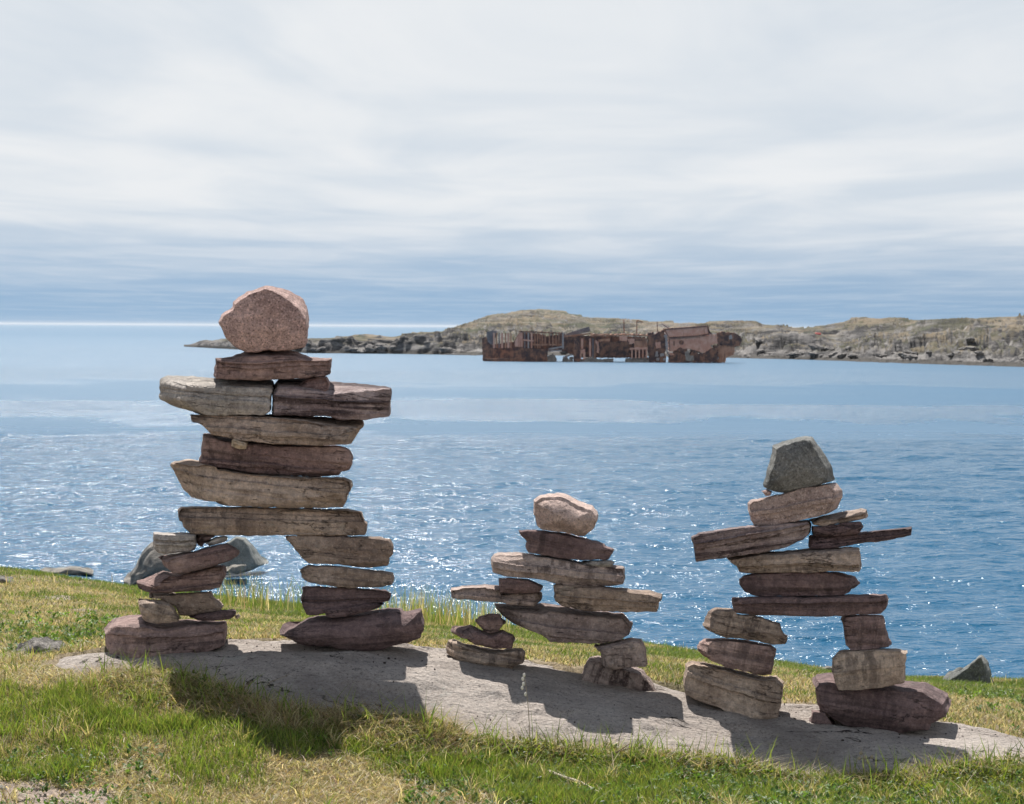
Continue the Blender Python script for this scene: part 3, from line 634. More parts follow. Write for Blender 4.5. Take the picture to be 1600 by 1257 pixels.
S('leg_stone', R6((65, 290), (100, 262), (200, 250), (280, 284), (350, 305), (420, 280), (500, 313), (510, 350), (500, 424), (350, 426), (200, 400), (150, 367), (80, 332)), 'purple', 0.22, 0.0, drop=(14, 7, 3), li=16)
S('foot_stone', R6((40, 400), (50, 360), (85, 355), (160, 384), (350, 415), (560, 414), (580, 450), (575, 512), (530, 528), (490, 572), (420, 580), (310, 565), (90, 520), (38, 484)), 'warm', 0.27, 0.0, drop=(3, 8, 2), li=10)
S('leg_stone', R6((1060, 400), (1110, 378), (1250, 348), (1320, 332), (1390, 345), (1425, 420), (1430, 547), (1300, 556), (1180, 576), (1120, 560), (1100, 470), (1075, 450)), 'streak', 0.16, -0.06, drop=(6, 7, 6), li=9)
S('foot_stone', R6((960, 630), (985, 540), (1030, 473), (1100, 462), (1250, 505), (1390, 552), (1440, 610), (1470, 650), (1492, 700), (1490, 772), (1300, 756), (1150, 718), (970, 668)), 'streak', 0.26, 0.05, drop=(4, 14, 12, 8), label='low layered foot stone on the downhill side')

# --- figure on the downhill side
D3 = 7.75
p = at(1260, 1134, D3); f3 = empty('inukshuk', (p[0], p[1] + 0.15, p[2]))
tag(f3, 'stone figure with a dark angular head and a long thin raised arm', 'inukshuk', 'stone figures on the bedrock hump')
S = lambda name, pts, mat, T=0.28, dz=0.0, **kw: stone(name, f3, pts, D3 + dz, T, mat, **kw)
S('head_stone', R7((555, 320), (590, 200), (615, 130), (618, 65), (680, 38), (760, 20), (830, 10), (880, 15), (920, 75), (960, 130), (1010, 225), (1030, 312), (960, 330), (860, 350), (690, 382), (610, 370), (560, 355)), 'greeng', 0.26, 0.0, drop=(7, 5, 4), li=7, ri=9, bulge=0.03, strata=0, label='dark grey green angular boulder as the head')
S('shim_stone', R7((546, 370), (580, 356), (617, 372), (607, 399), (570, 402)), 'pink', 0.06, 0.03, n=50, amp=0.002)
S('neck_stone', R7((460, 445), (480, 428), (690, 380), (850, 340), (1040, 318), (1070, 360), (1080, 420), (1040, 500), (1010, 522), (850, 558), (680, 590), (500, 609), (475, 570)), 'paleg', 0.26, 0.0, drop=(2, 2, 2), ri=12, label='pinkish block with rows of dark pits')
S('arm_stone', R7((88, 670), (130, 645), (350, 610), (500, 594), (680, 574), (860, 564), (872, 600), (870, 660), (830, 702), (700, 750), (560, 775), (320, 804), (110, 834), (105, 775), (95, 730)), 'banded', 0.28, -0.02, drop=(1, 2, 2), label='broad mauve arm slab tilted downward')
S('arm_stone', R7((862, 560), (950, 530), (1080, 505), (1200, 480), (1240, 490), (1247, 555), (1100, 580), (960, 610), (878, 598)), 'tan', 0.2, 0.02, drop=(3, 8, 3), n=90)
S('arm_stone', R7((878, 598), (960, 600), (1100, 574), (1200, 570), (1217, 610), (1190, 650), (1050, 668), (880, 672)), 'dark', 0.2, 0.0, drop=(1, 1, 1), n=90)
S('arm_stone', R7((860, 660), (1000, 658), (1160, 645), (1300, 623), (1535, 600), (1537, 660), (1400, 687), (1200, 717), (1000, 744), (860, 746)), 'dark', 0.22, 0.02, drop=(1, 3, 5), label='long thin plum slab jutting out as a raised arm')
S('torso_stone', R7((322, 810), (420, 788), (530, 766), (700, 758), (880, 745), (1100, 736), (1185, 740), (1197, 800), (1197, 898), (1050, 896), (850, 906), (600, 911), (420, 918), (392, 907), (385, 878), (340, 850)), 'tan', 0.28, 0.0, drop=(2, 4, 2), label='tan slab, palest of its torso')
S('torso_stone', R7((402, 960), (430, 918), (560, 900), (850, 895), (1050, 897), (1165, 930), (1197, 990), (1180, 1022), (1145, 1032), (1140, 1056), (900, 1066), (500, 1067), (430, 1035), (405, 1000)), 'dark', 0.30, 0.01, drop=(2, 2, 2), ri=14)
S('hip_stone', R7((355, 1068), (500, 1063), (850, 1056), (1150, 1050), (1365, 1046), (1382, 1090), (1375, 1150), (1340, 1184), (1100, 1193), (800, 1196), (480, 1189), (358, 1172)), 'dark', 0.28, -0.01, drop=(2, 2, 2), label='long straight plum lintel across the legs')
S('leg_stone', R8((168, 180), (200, 90), (240, 70), (335, 76), (345, 100), (460, 110), (600, 155), (620, 210), (638, 230), (635, 277), (560, 277), (480, 260), (380, 246), (270, 240), (180, 212)), 'warm', 0.26, 0.0, drop=(4, 3, 2), li=16)
S('leg_stone', R8((140, 310), (150, 260), (175, 243), (300, 236), (450, 256), (545, 270), (580, 300), (575, 360), (555, 455), (500, 460), (400, 432), (270, 406), (180, 374), (145, 345)), 'purple', 0.28, 0.0, drop=(4, 4, 3), li=14)
S('foot_stone', R8((62, 500), (80, 385), (110, 368), (180, 372), (320, 405), (500, 450), (580, 446), (618, 485), (612, 600), (590, 688), (490, 706), (380, 676), (270, 622), (160, 590), (70, 552)), 'warm', 0.34, 0.0, drop=(4, 6, 8), corner=(0.68, 0.06), label='tall tilted block with dark bedding lines')
S('leg_stone', R8((938, 140), (960, 116), (1060, 108), (1180, 108), (1195, 190), (1217, 292), (1100, 310), (990, 310), (958, 282), (945, 210)), 'purple', 0.24, 0.0, drop=(2, 2, 2), n=100, label='small squarish purple block')
S('leg_stone', R8((888, 355), (930, 308), (1000, 303), (1180, 297), (1260, 293), (1312, 310), (1297, 390), (1300, 497), (1180, 522), (1020, 535), (920, 530), (900, 490), (890, 430)), 'warm', 0.24, -0.05, drop=(2, 2, 5), label='blocky brown stone with a pale chipped scar')
S('foot_stone', R8((780, 490), (800, 430), (880, 423), (1000, 430), (1180, 452), (1300, 470), (1410, 480), (1530, 545), (1552, 630), (1547, 680), (1460, 724), (1450, 757), (1340, 766), (1250, 788), (1180, 782), (1080, 753), (950, 736), (880, 694), (800, 645), (793, 540)), 'dark', 0.40, 0.02, drop=(17, 24, 22, 16, 18), li=6, ri=8, bulge=0.02, label='massive dark plum boulder, largest foot stone')
S('shim_stone', R8((768, 690), (780, 643), (850, 648), (902, 722), (890, 745), (800, 738), (763, 714)), 'dark', 0.14, 0.0, n=70)

# --- loose stones and boulders
def loose(name, pts, D, T, mat, label, cat, group=None, **kw):
    c = np.mean(np.array(pts), 0); p = at(c[0], max(q[1] for q in pts), D)
    e = empty(name, (p[0], p[1], p[2]))
    ob = stone('stone', e, pts, D, T, mat, strata=0, fq=min(3.0, 0.14 / (max(0.02, min(np.ptp(np.array(pts), 0)) * D / F_PX))), **kw)
    w = ob.matrix_basis.copy(); loc = e.location + ob.location
    COL.objects.unlink(e); bpy.data.objects.remove(e)
    ob.parent = None; ob.location = loc; ob.name = name
    return tag(ob, label, cat, group)
loose('shore_boulder', [(196, 918), (203, 893), (214, 872), (232, 850), (258, 840), (285, 846), (303, 866), (312, 890), (318, 920)], 50, 2.0, 'boulder', 'big grey rounded boulder at the water edge behind the tallest figure', 'boulder', amp=0.10, bulge=0.5, drop=(6, 8, 6), n=90, bev=6)
loose('shore_boulder', [(340, 895), (346, 866), (356, 846), (371, 838), (384, 840), (398, 856), (410, 871), (419, 883), (412, 889), (380, 896)], 53, 1.6, 'greeng', 'pointed boulder standing in the water beside the rounded one', 'boulder', amp=0.05, bulge=0.1, drop=(4, 4, 3), ri=16, n=80)
loose('water_rock', [(350, 893), (362, 883), (385, 882), (386, 892), (370, 899)], 51.5, 0.8, 'boulder', 'small pale rock awash at the pointed boulder foot', 'rock', amp=0.04, n=60)
loose('water_rock', [(64, 899), (70, 892), (88, 888), (105, 884), (125, 885), (143, 892), (146, 899)], 53.2, 1.2, 'boulder', 'low flat rock awash in the water off the grassy slope', 'rock', amp=0.04, drop=(3, 6, 4), n=80)
loose('water_rock', [(62, 875), (70, 873), (83, 873), (86, 876), (75, 877)], 57, 0.5, 'boulder', 'tiny rock just breaking the water surface', 'rock', amp=0.02, n=50)
loose('wedge_boulder', [(1474, 1074), (1480, 1061), (1503, 1049), (1520, 1036), (1534, 1025), (1541, 1036), (1545, 1050), (1549, 1076)], 14.3, 0.55, 'greeng', 'dark wedge shaped boulder in the grass at the slope edge', 'boulder', amp=0.02, drop=(2, 2, 2), n=90)
loose('field_stone', [(1270, 1062), (1280, 1046), (1293, 1040), (1312, 1042), (1320, 1064)], 14.6, 0.4, 'boulder', 'rounded grey stone half hidden behind the figure with a dark angular head', 'stone', amp=0.015, n=70)
loose('field_stone', [(-30, 912), (-12, 903), (4, 901), (16, 906), (22, 914)], 13.8, 0.4, 'boulder', 'pale flat stone in the turf far up the slope', 'stone', amp=0.015, n=60)
loose('cobble', [(137, 1176), (139, 1166), (147, 1161), (155, 1163), (159, 1171), (157, 1182), (140, 1182)], 6.83, 0.05, 'warm', 'small round brown cobble in the bright grass', 'stone', amp=0.002, n=60, bulge=0.015, drop=(3, 4, 3), bev=3)
loose('cobble', [(-10, 1246), (-6, 1230), (3, 1226), (12, 1230), (16, 1240), (12, 1248)], 6.38, 0.06, 'greeng', 'blue grey cobble on the bare soil', 'stone', amp=0.003, n=60, drop=(3, 4, 3))
loose('cobble', [(255, 1252), (262, 1243), (274, 1242), (284, 1248), (282, 1256), (262, 1258)], 6.36, 0.06, 'boulder', 'flat grey stone lying in dry thatch', 'stone', amp=0.002, n=50, drop=(4, 5, 4))
loose('cobble', [(818, 1023), (822, 1018), (832, 1016), (841, 1019), (840, 1024)], 9.6, 0.05, 'dark', 'small dark stone lying on the short turf seen under the smallest figure', 'stone', amp=0.002, n=50)
loose('lichen_rock', [(22, 1032), (34, 1012), (52, 998), (75, 994), (100, 1003), (120, 1018), (130, 1034)], 8.15, 0.35, 'lichen', 'low rock crusted with dark lichen beside the square purple block', 'rock', amp=0.03, drop=(10, 15, 8), n=130, bulge=0.02)

# crumbs of soil and broken stone on the bedrock
def crumbs(name, n, smin, smax, mat, fn, label):
    V, L, Sx = [], [], []; cnt = 0; vi = 0
    ico = bmesh.new(); bmesh.ops.create_icosphere(ico, subdivisions=1, radius=1)
    base_v = np.array([v.co for v in ico.verts]); base_f = np.array([[v.index for v in f.verts] for f in ico.faces]); ico.free()
    while cnt < n:
        q = fn()
        if q is None: continue
        s = rng.uniform(smin, smax) * rng.uniform(0.6, 1)
        v = base_v * (s * rng.uniform(0.5, 1.2, 3)) * (1 + rng.uniform(-.25, .25, (len(base_v), 1)))
        V.append(v + q + np.array([0, 0, s * 0.3])); L.append(base_f + vi); vi += len(base_v); cnt += 1
    Fc = np.concatenate(L)
    return tag(link(name, fast_mesh(name, np.concatenate(V), Fc.ravel(), np.arange(len(Fc)) * 3, False), mat), label, kind='stuff')
def on_rock():
    sel = rng.random()
    cx, cy, sx_, sy_ = [(400, 1012, 70, 7), (660, 1030, 60, 10), (800, 1110, 300, 40), (1230, 1110, 40, 10), (1480, 1150, 80, 10), (1100, 1150, 300, 30)][rng.integers(6)]
    q = march(rng.normal(cx, sx_), rng.normal(cy, sy_))
    if sdf(q[0:1], q[1:2])[0] < 0.02: return None
    q[2] = z_rock(q[0:1], q[1:2])[0]; return q
k = MT('dark crumbs'); k.color((0.06, 0.048, 0.042))
crumbs('stone_crumbs', 120, 0.002, 0.007, k.mat, on_rock, 'dark crumbs of soil and stone scattered on the bedrock')

# ------------------------------------------------------------------ turf and plants
def leaf_mat(name, trans=0.25):
    k = MT(name); a = k.n.new('ShaderNodeAttribute'); a.attribute_name = 'Col'
    k.color(a.outputs['Color']); k.b.inputs['Roughness'].default_value = 0.5
    k.b.inputs['Specular IOR Level'].default_value = 0.35
    tr = k.n.new('ShaderNodeBsdfTranslucent'); mxs = k.n.new('ShaderNodeMixShader'); mxs.inputs[0].default_value = trans
    tint = k.mix(1.0, a.outputs['Color'], (1.5, 1.5, 0.9), 'MULTIPLY')
    k.l.new(tint, tr.inputs['Color'])
    k.l.new(k.b.outputs[0], mxs.inputs[1]); k.l.new(tr.outputs[0], mxs.inputs[2])
    k.l.new(mxs.outputs[0], k.n['Material Output'].inputs['Surface'])
    return k.mat
LEAF = leaf_mat('grass blade', 0.42)
def blades(name, P, h, w, lean, col, label, bend=0.6):
    n = len(P); az = rng.uniform(0, 2 * np.pi, n); fa = rng.uniform(0, 2 * np.pi, n)
    ld = np.stack([np.cos(az), np.sin(az), np.zeros(n)], -1); wd = np.stack([np.cos(fa), np.sin(fa), np.zeros(n)], -1) * (w / 2)[:, None]
    up = np.array([0, 0, 1.0]); hs = h[:, None]; ln = (lean * h)[:, None]
    m1 = P + up * hs * 0.5 + ld * ln * 0.30; tip = P + up * hs * (1 - 0.25 * lean[:, None] * bend) + ld * ln
    V = np.stack([P - wd, P + wd, m1 - wd * 0.8, m1 + wd * 0.8, tip], 1).reshape(-1, 3)
    b = (np.arange(n) * 5)[:, None]
    L = np.concatenate([b + np.array([[0, 1, 3, 2]]), b + np.array([[2, 3, 4]])], 1)
    loops = L.ravel(); starts = (np.arange(n)[:, None] * 7 + np.array([[0, 4]])).ravel()
    me = fast_mesh(name, V, loops, starts)
    cc = np.repeat(col, 5, 0).reshape(n, 5, 3).copy()
    set_colors(me, cc.reshape(-1, 3))
    return tag(link(name, me, LEAF), label, kind='stuff')
def scatter(n, y0, y1):
    Y = rng.uniform(y0, y1, n); lim = 0.262 * Y + 0.25; X = rng.uniform(-1, 1, n) * lim
    return X, Y
def pick(c, n, var=0.25):
    c = np.array(c); i = rng.integers(len(c), size=n)
    return c[i] * rng.uniform(1 - var, 1 + var, (n, 1)) * rng.uniform(0.93, 1.07, (n, 3))
GREEN = [(0.15, 0.22, 0.035), (0.19, 0.265, 0.045), (0.09, 0.145, 0.025), (0.25, 0.30, 0.07)]
DRY = [(0.48, 0.39, 0.25), (0.60, 0.52, 0.36), (0.34, 0.25, 0.15), (0.42, 0.36, 0.20)]
OLIVE = [(0.20, 0.205, 0.06), (0.27, 0.25, 0.09), (0.14, 0.165, 0.05)]
# near turf
X, Y = scatter(330000, 5.9, 8.3)
s = sdf(X, Y) + EN(X, Y)
gz, br, fr, px, py = zones(X, Y)
frontside = (s < -0.005) & ((Y < 7.6) | (px < 150))
keep = frontside & (rng.random(len(X)) > br * 0.93)
X, Y, gz, px, py, s = X[keep], Y[keep], gz[keep], px[keep], py[keep], s[keep]
isg = rng.random(len(X)) < gz
cl = fnoise(X, Y, 7, 51); n = len(X)
h = np.where(isg, rng.uniform(0.02, 0.066, n) * (0.35 + 1.3 * cl), rng.uniform(0.008, 0.032, n))
h *= np.where(px > 1050, 0.75, 1.0) * np.clip(0.45 + np.abs(s) * 4, 0.45, 1)
col = np.where(isg[:, None], pick(GREEN, n), pick(DRY, n)); ol = rng.random(n) < 0.25; col[ol] = pick(OLIVE, ol.sum())
P = np.stack([X, Y, z_ground(X, Y) - 0.004], -1)
blades('meadow_grass', P, h, rng.uniform(0.0018, 0.0046, n), np.where(isg, rng.uniform(0.1, 0.75, n), rng.uniform(0.6, 2.2, n)), col, 'bright green and straw coloured turf in front of the bedrock')
# slope behind the figures
X, Y = scatter(330000, 7.9, 16.2)
Y = 7.9 + (Y - 7.9) ** 1.0
gz, br, fr, px, py = zones(X, Y); s = sdf(X, Y) + EN(X, Y)
keep = (s < -0.005) & (rng.random(len(X)) > br * 0.85) & ~((Y < 7.6))
X, Y, gz, px, py = X[keep], Y[keep], gz[keep], px[keep], py[keep]; n = len(X)
isg = rng.random(n) < gz
h = rng.uniform(0.012, 0.038, n) * (0.6 + 0.8 * fnoise(X, Y, 3, 52)) * np.where(isg, 1.25, 0.85)
col = np.where(isg[:, None], pick(GREEN[:3] + OLIVE[2:], n), pick(DRY[:3] + [(0.38, 0.34, 0.22), OLIVE[2]], n)) * 0.9
P = np.stack([X, Y, z_ground(X, Y) - 0.003], -1)
blades('slope_grass', P, h, rng.uniform(0.003, 0.006, n), rng.uniform(0.2, 1.3, n), col, 'short tan and green turf on the slope behind the figures')
# tall fringe at the slope edge
px_ = np.concatenate([rng.uniform(340, 480, 260), rng.uniform(590, 800, 520), rng.uniform(0, 1600, 500), rng.normal(690, 40, 260)])
Y = rng.uniform(13.2, 15.2, len(px_)); X = (px_ - 800) / F_PX * Y; n = len(X)
P = np.stack([X, Y, z_ground(X, Y) - 0.005], -1)
tall = np.where((px_ > 330) & (px_ < 820), 1.0, 0.35)
blades('fringe_grass', P, rng.uniform(0.06, 0.30, n) * tall, rng.uniform(0.003, 0.006, n), rng.uniform(0.05, 0.45, n), np.where(rng.random(n)[:, None] < 0.65, pick(GREEN + OLIVE, n), pick(DRY, n)), 'tall thin grass fringe at the slope edge above the water')
# dry tangle hugging the front edge of the bedrock
E = np.array([march(x_, y_) for x_, y_ in zip(np.linspace(150, 1600, 60), np.interp(np.linspace(150, 1600, 60), *zip(*POLY_PX[1:14])))])
def edge_pts(n, spread, lo=0, hi=60, back=0.03):
    i = rng.uniform(lo, hi - 1.001, n); j = i.astype(int); f = (i - j)[:, None]
    p = E[j] * (1 - f) + E[j + 1] * f
    X = p[:, 0] + rng.normal(0, 0.04, n); Y = p[:, 1] + back - np.abs(rng.normal(0, spread, n))
    return X, Y, np.stack([X, Y, z_ground(X, Y) - 0.004], -1)
X, Y, P1 = edge_pts(9500, 0.13, 0, 24); X, Y, P2 = edge_pts(6500, 0.08, 20, 60)
P = np.concatenate([P1, P2]); n = len(P)
blades('dry_grass', P, rng.uniform(0.02, 0.10, n), rng.uniform(0.0015, 0.003, n), rng.uniform(0.5, 2.6, n), pick(DRY + [(0.20, 0.13, 0.08)], n), 'dry brown grass tangle along the front edge of the bedrock')
X, Y = scatter(5200, 6.0, 7.6); ok = sdf(X, Y) < -0.03; X, Y = X[ok], Y[ok]; n = len(X)
blades('straw_litter', np.stack([X, Y, z_ground(X, Y) + 0.004], -1), rng.uniform(0.012, 0.045, n), rng.uniform(0.0018, 0.0034, n), rng.uniform(1.2, 3.5, n), pick([(0.62, 0.54, 0.40), (0.50, 0.41, 0.28), (0.38, 0.28, 0.18)], n), 'pale dead straw lying through the front turf')
X, Y = scatter(420, 6.0, 7.5); pq, pr = to_px(np.stack([X, Y, z_smooth(X, Y)], -1)); ok = (sdf(X, Y) < -0.06) & (fnoise(X, Y, 2.5, 81) > 0.42) & ((pq > 650) | (pr < 1185) | (rng.random(len(X)) < 0.2)); X, Y = np.repeat(X[ok], 26), np.repeat(Y[ok], 26); n = len(X)
X = X + rng.normal(0, 0.014, n); Y = Y + rng.normal(0, 0.014, n); tuft = np.repeat(rng.random(n // 26) < 0.6, 26)
blades('grass_tuft', np.stack([X, Y, z_ground(X, Y) - 0.004], -1), rng.uniform(0.035, 0.105, n), rng.uniform(0.002, 0.005, n), rng.uniform(0.2, 1.3, n), np.where(tuft[:, None], pick(GREEN + OLIVE, n), pick(DRY + OLIVE[:1], n)), 'coarse grass tufts standing above the front turf')
X, Y, P = edge_pts(750, 0.12, 0, 60, 0.04); n = len(P)
blades('tall_grass', P, rng.uniform(0.07, 0.16, n), rng.uniform(0.003, 0.006, n), rng.uniform(0.1, 0.7, n), pick(GREEN + [(0.16, 0.22, 0.05)], n), 'scattered tall green grass tufts along the bedrock edge')
# leafy ground cover: sprigs of small oval leaves
def sprigs(name, P, hgt, nl, size, cols, label):
    V, Cc = [], []; n = len(P)
    for i in range(n):
        m_ = nl + rng.integers(-2, 4); hh = hgt * rng.uniform(0.5, 1.3)
        az = rng.uniform(0, 6.283, m_); el_ = rng.uniform(0.0, 1.1, m_); zz_ = rng.uniform(0.25, 1, m_) * hh
        d = np.stack([np.cos(az) * np.cos(el_), np.sin(az) * np.cos(el_), np.sin(el_)], -1)
        sd_ = np.stack([-np.sin(az), np.cos(az), np.zeros(m_)], -1)
        L_ = size * rng.uniform(0.6, 1.3, m_)[:, None]; b0 = P[i] + np.stack([rng.normal(0, .008, m_), rng.normal(0, .008, m_), zz_], -1)
        w_ = L_ * 0.30; nrm = np.cross(d, sd_)
        V.append(np.stack([b0, b0 + d * L_ * .45 - sd_ * w_ + nrm * L_ * .08, b0 + d * L_, b0 + d * L_ * .45 + sd_ * w_ + nrm * L_ * .08], 1).reshape(-1, 3))
        Cc.append(np.repeat(pick(cols, 1, 0.3) * rng.uniform(0.8, 1.25, (m_, 1)), 4, 0))
    V = np.concatenate(V); nn = len(V) // 4; b = (np.arange(nn) * 4)[:, None]
    loops = np.concatenate([b + np.array([[0, 1, 2]]), b + np.array([[0, 2, 3]])], 1).ravel()
    me = fast_mesh(name, V, loops, np.arange(nn * 2) * 3, False); set_colors(me, np.concatenate(Cc))
    return tag(link(name, me, LEAF), label, kind='stuff')
YG = [(0.17, 0.20, 0.03), (0.13, 0.175, 0.03), (0.22, 0.23, 0.045), (0.09, 0.14, 0.03)]
parts = []
for lo, hi, cnt, sp_ in ((2, 10, 330, 0.10), (16, 24, 300, 0.10), (24, 36, 420, 0.08), (36, 60, 1100, 0.09), (0, 60, 350, 0.2)):
    parts.append(edge_pts(cnt, sp_, lo, hi, 0.02)[2])
sprigs('leafy_ground_cover', np.concatenate(parts), 0.035, 10, 0.017, YG, 'yellow green leafy ground cover along the bedrock edge')
X, Y = scatter(2600, 6.0, 7.3); ok = sdf(X, Y) < -0.05
px, py = to_px(np.stack([X, Y, z_smooth(X, Y)], -1)); ok &= (px > 620) | ((px < 260) & (py > 1180) & (rng.random(len(X)) < .5))
X, Y = X[ok], Y[ok]
sprigs('clover', np.stack([X, Y, z_ground(X, Y)], -1), 0.03, 8, 0.018, [(0.08, 0.15, 0.03), (0.11, 0.18, 0.04), (0.06, 0.11, 0.03)], 'low green clover leaves mixed through the front turf')
X, Y = scatter(2200, 7.9, 11); px, py = to_px(np.stack([X, Y, z_smooth(X, Y)], -1)); ok = ((px < 190) | (px > 1500)) & (sdf(X, Y) < -0.05) & (fnoise(X, Y, 3, 77) > 0.5)
X, Y = X[ok], Y[ok]
sprigs('leafy_weed', np.stack([X, Y, z_ground(X, Y)], -1), 0.04, 9, 0.022, [(0.08, 0.14, 0.025), (0.12, 0.19, 0.035)], 'green leafy weeds in the turf beside the bedrock ends')

# twigs, stalks and driftwood: tapered bent tubes
def tube(name, pts, r0, r1, mat, parent=None, sides=6):
    pts = [Vector(p) for p in pts]; bm = bmesh.new(); rings = []
    for i, p in enumerate(pts):
        t_ = (pts[min(i + 1, len(pts) - 1)] - pts[max(i - 1, 0)]).normalized()
        a_ = t_.orthogonal().normalized(); b_ = t_.cross(a_); r_ = r0 + (r1 - r0) * i / (len(pts) - 1)
        rings.append([bm.verts.new(p - pts[0] + (a_ * math.cos(q) + b_ * math.sin(q)) * r_) for q in [2 * math.pi * j / sides for j in range(sides)]])
    for ra, rb in zip(rings, rings[1:]):
        for j in range(sides): bm.faces.new((ra[j], ra[(j + 1) % sides], rb[(j + 1) % sides], rb[j]))
    bm.faces.new(rings[0][::-1]); bm.faces.new(rings[-1])
    me = bpy.data.meshes.new(name); bm.to_mesh(me); bm.free()
    for f in me.polygons: f.use_smooth = True
    return link(name, me, mat, parent, pts[0])
def flat_mat(name, c, c2):
    k = MT(name); k.color(k.mix(k.noise(k.vec((1, 1, 1)), 60, 4), c, c2)); k.normal(k.bump(k.noise(k.vec((1, 1, 1)), 150, 4), 0.003)); return k.mat
WOOD = flat_mat('bleached wood', (0.42, 0.35, 0.26), (0.55, 0.49, 0.40)); TWIG = flat_mat('red brown twig', (0.16, 0.09, 0.075), (0.25, 0.16, 0.13)); STRAW = flat_mat('dead stalk', (0.30, 0.24, 0.17), (0.42, 0.36, 0.27))
def gp(px, py, up=0.0):
    q = march(px, py); q[2] = max(z_ground(q[0:1], q[1:2])[0], z_rock(q[0:1], q[1:2])[0]) + up; return q
def lift(base, px, py):                             # a point above the ground at the base's distance
    return at(px, py, base[1])
dw = [gp(858, 1224, .02), gp(880, 1232, .03), gp(905, 1240, .03), gp(930, 1252, .025), gp(948, 1262, .02)]
tag(tube('driftwood_stick', dw, 0.007, 0.003, WOOD), 'bleached pale stick lying in the green grass', 'stick')
b0 = gp(862, 1199, .01)
tw = empty('fallen_twig', tuple(b0)); tag(tw, 'forked reddish twig lying against the bedrock edge', 'twig')
tube('stem', [b0, lift(b0, 895, 1196), lift(b0, 930, 1190), lift(b0, 960, 1178), lift(b0, 985, 1162)], 0.004, 0.0015, TWIG, tw)
tube('side_shoot', [lift(b0, 926, 1204), lift(b0, 938, 1190), lift(b0, 950, 1183)], 0.002, 0.001, TWIG, tw)
tube('side_shoot', [lift(b0, 960, 1178), lift(b0, 975, 1172), lift(b0, 992, 1168)], 0.002, 0.001, TWIG, tw)
b0 = gp(880, 1190, .0)
tag(tube('dry_stem', [b0, lift(b0, 893, 1172), lift(b0, 906, 1158), lift(b0, 913, 1148)], 0.003, 0.001, TWIG), 'thin leaning reddish stem at the edge of the bedrock', 'stem')
b0 = gp(1022, 1212, .0)
tag(tube('dry_stem', [b0, lift(b0, 1045, 1200), lift(b0, 1065, 1185), lift(b0, 1080, 1172)], 0.003, 0.001, TWIG), 'long grey twig leaning out of the leafy ground cover', 'stem')
b0 = gp(828, 1176)
ss = empty('seed_stalk', tuple(b0)); tag(ss, 'thin dead stalk with white seed pods before the smallest figure', 'stalk')
stem = tube('stem', [b0, lift(b0, 827, 1130), lift(b0, 824, 1090), lift(b0, 819, 1052)], 0.0018, 0.0009, STRAW, ss)
PALE = flat_mat('white seed pod', (0.65, 0.60, 0.52), (0.8, 0.77, 0.7))
def pod(c, r, mat, parent, name='seed_pod'):
    bm = bmesh.new(); bmesh.ops.create_icosphere(bm, subdivisions=2, radius=r)
    for v_ in bm.verts: v_.co = Vector((v_.co.x, v_.co.y * 0.8, v_.co.z * 1.35)) * (1 + 0.2 * mnoise.noise(v_.co * 300))
    me = bpy.data.meshes.new(name); bm.to_mesh(me); bm.free()
    return link(name, me, mat, parent, Vector(c))
for x_, y_ in ((819, 1055), (817, 1061), (818, 1069), (816, 1075), (821, 1085)): pod(lift(b0, x_, y_), 0.0055, PALE, ss)
b0 = gp(1348, 1222)
ss = empty('flower_stalk', tuple(b0)); tag(ss, 'dead flower stalk with papery bracts before the figure with a dark angular head', 'stalk')
tube('stem', [b0, lift(b0, 1349, 1200), lift(b0, 1350, 1185), lift(b0, 1345, 1168)], 0.003, 0.001, STRAW, ss)
for x_, y_ in ((1345, 1177), (1352, 1184), (1362, 1183), (1343, 1185), (1356, 1190)): pod(lift(b0, x_, y_), 0.006, STRAW, ss, 'bract')
b0 = gp(1268, 1212)
tag(tube('grass_stalk', [b0, lift(b0, 1273, 1190), lift(b0, 1278, 1172), lift(b0, 1284, 1156)], 0.0016, 0.0008, STRAW), 'single pale grass stalk in the shade of the figure with a dark angular head', 'stalk')
b0 = gp(410, 1090)
tag(tube('grass_stalk', [b0, lift(b0, 415, 1075), lift(b0, 422, 1066), lift(b0, 438, 1060), lift(b0, 452, 1054)], 0.0022, 0.001, STRAW), 'pale arching grass stalk in the shade of the tallest figure', 'stalk')
for pts_ in (((372, 1105), (366, 1090), (358, 1076)), ((362, 1142), (368, 1122), (374, 1105)), ((462, 1140), (452, 1118), (446, 1098)), ((580, 1187), (598, 1172), (622, 1160), (640, 1156))):
    b0 = gp(*pts_[0], .005)
    tag(tube('dead_stalk', [b0] + [lift(b0, *q) for q in pts_[1:]], 0.0025, 0.0012, STRAW), 'dead straw stalk poking out of the dry tangle by the tallest figure', 'stalk', 'dead stalks in the tangle')

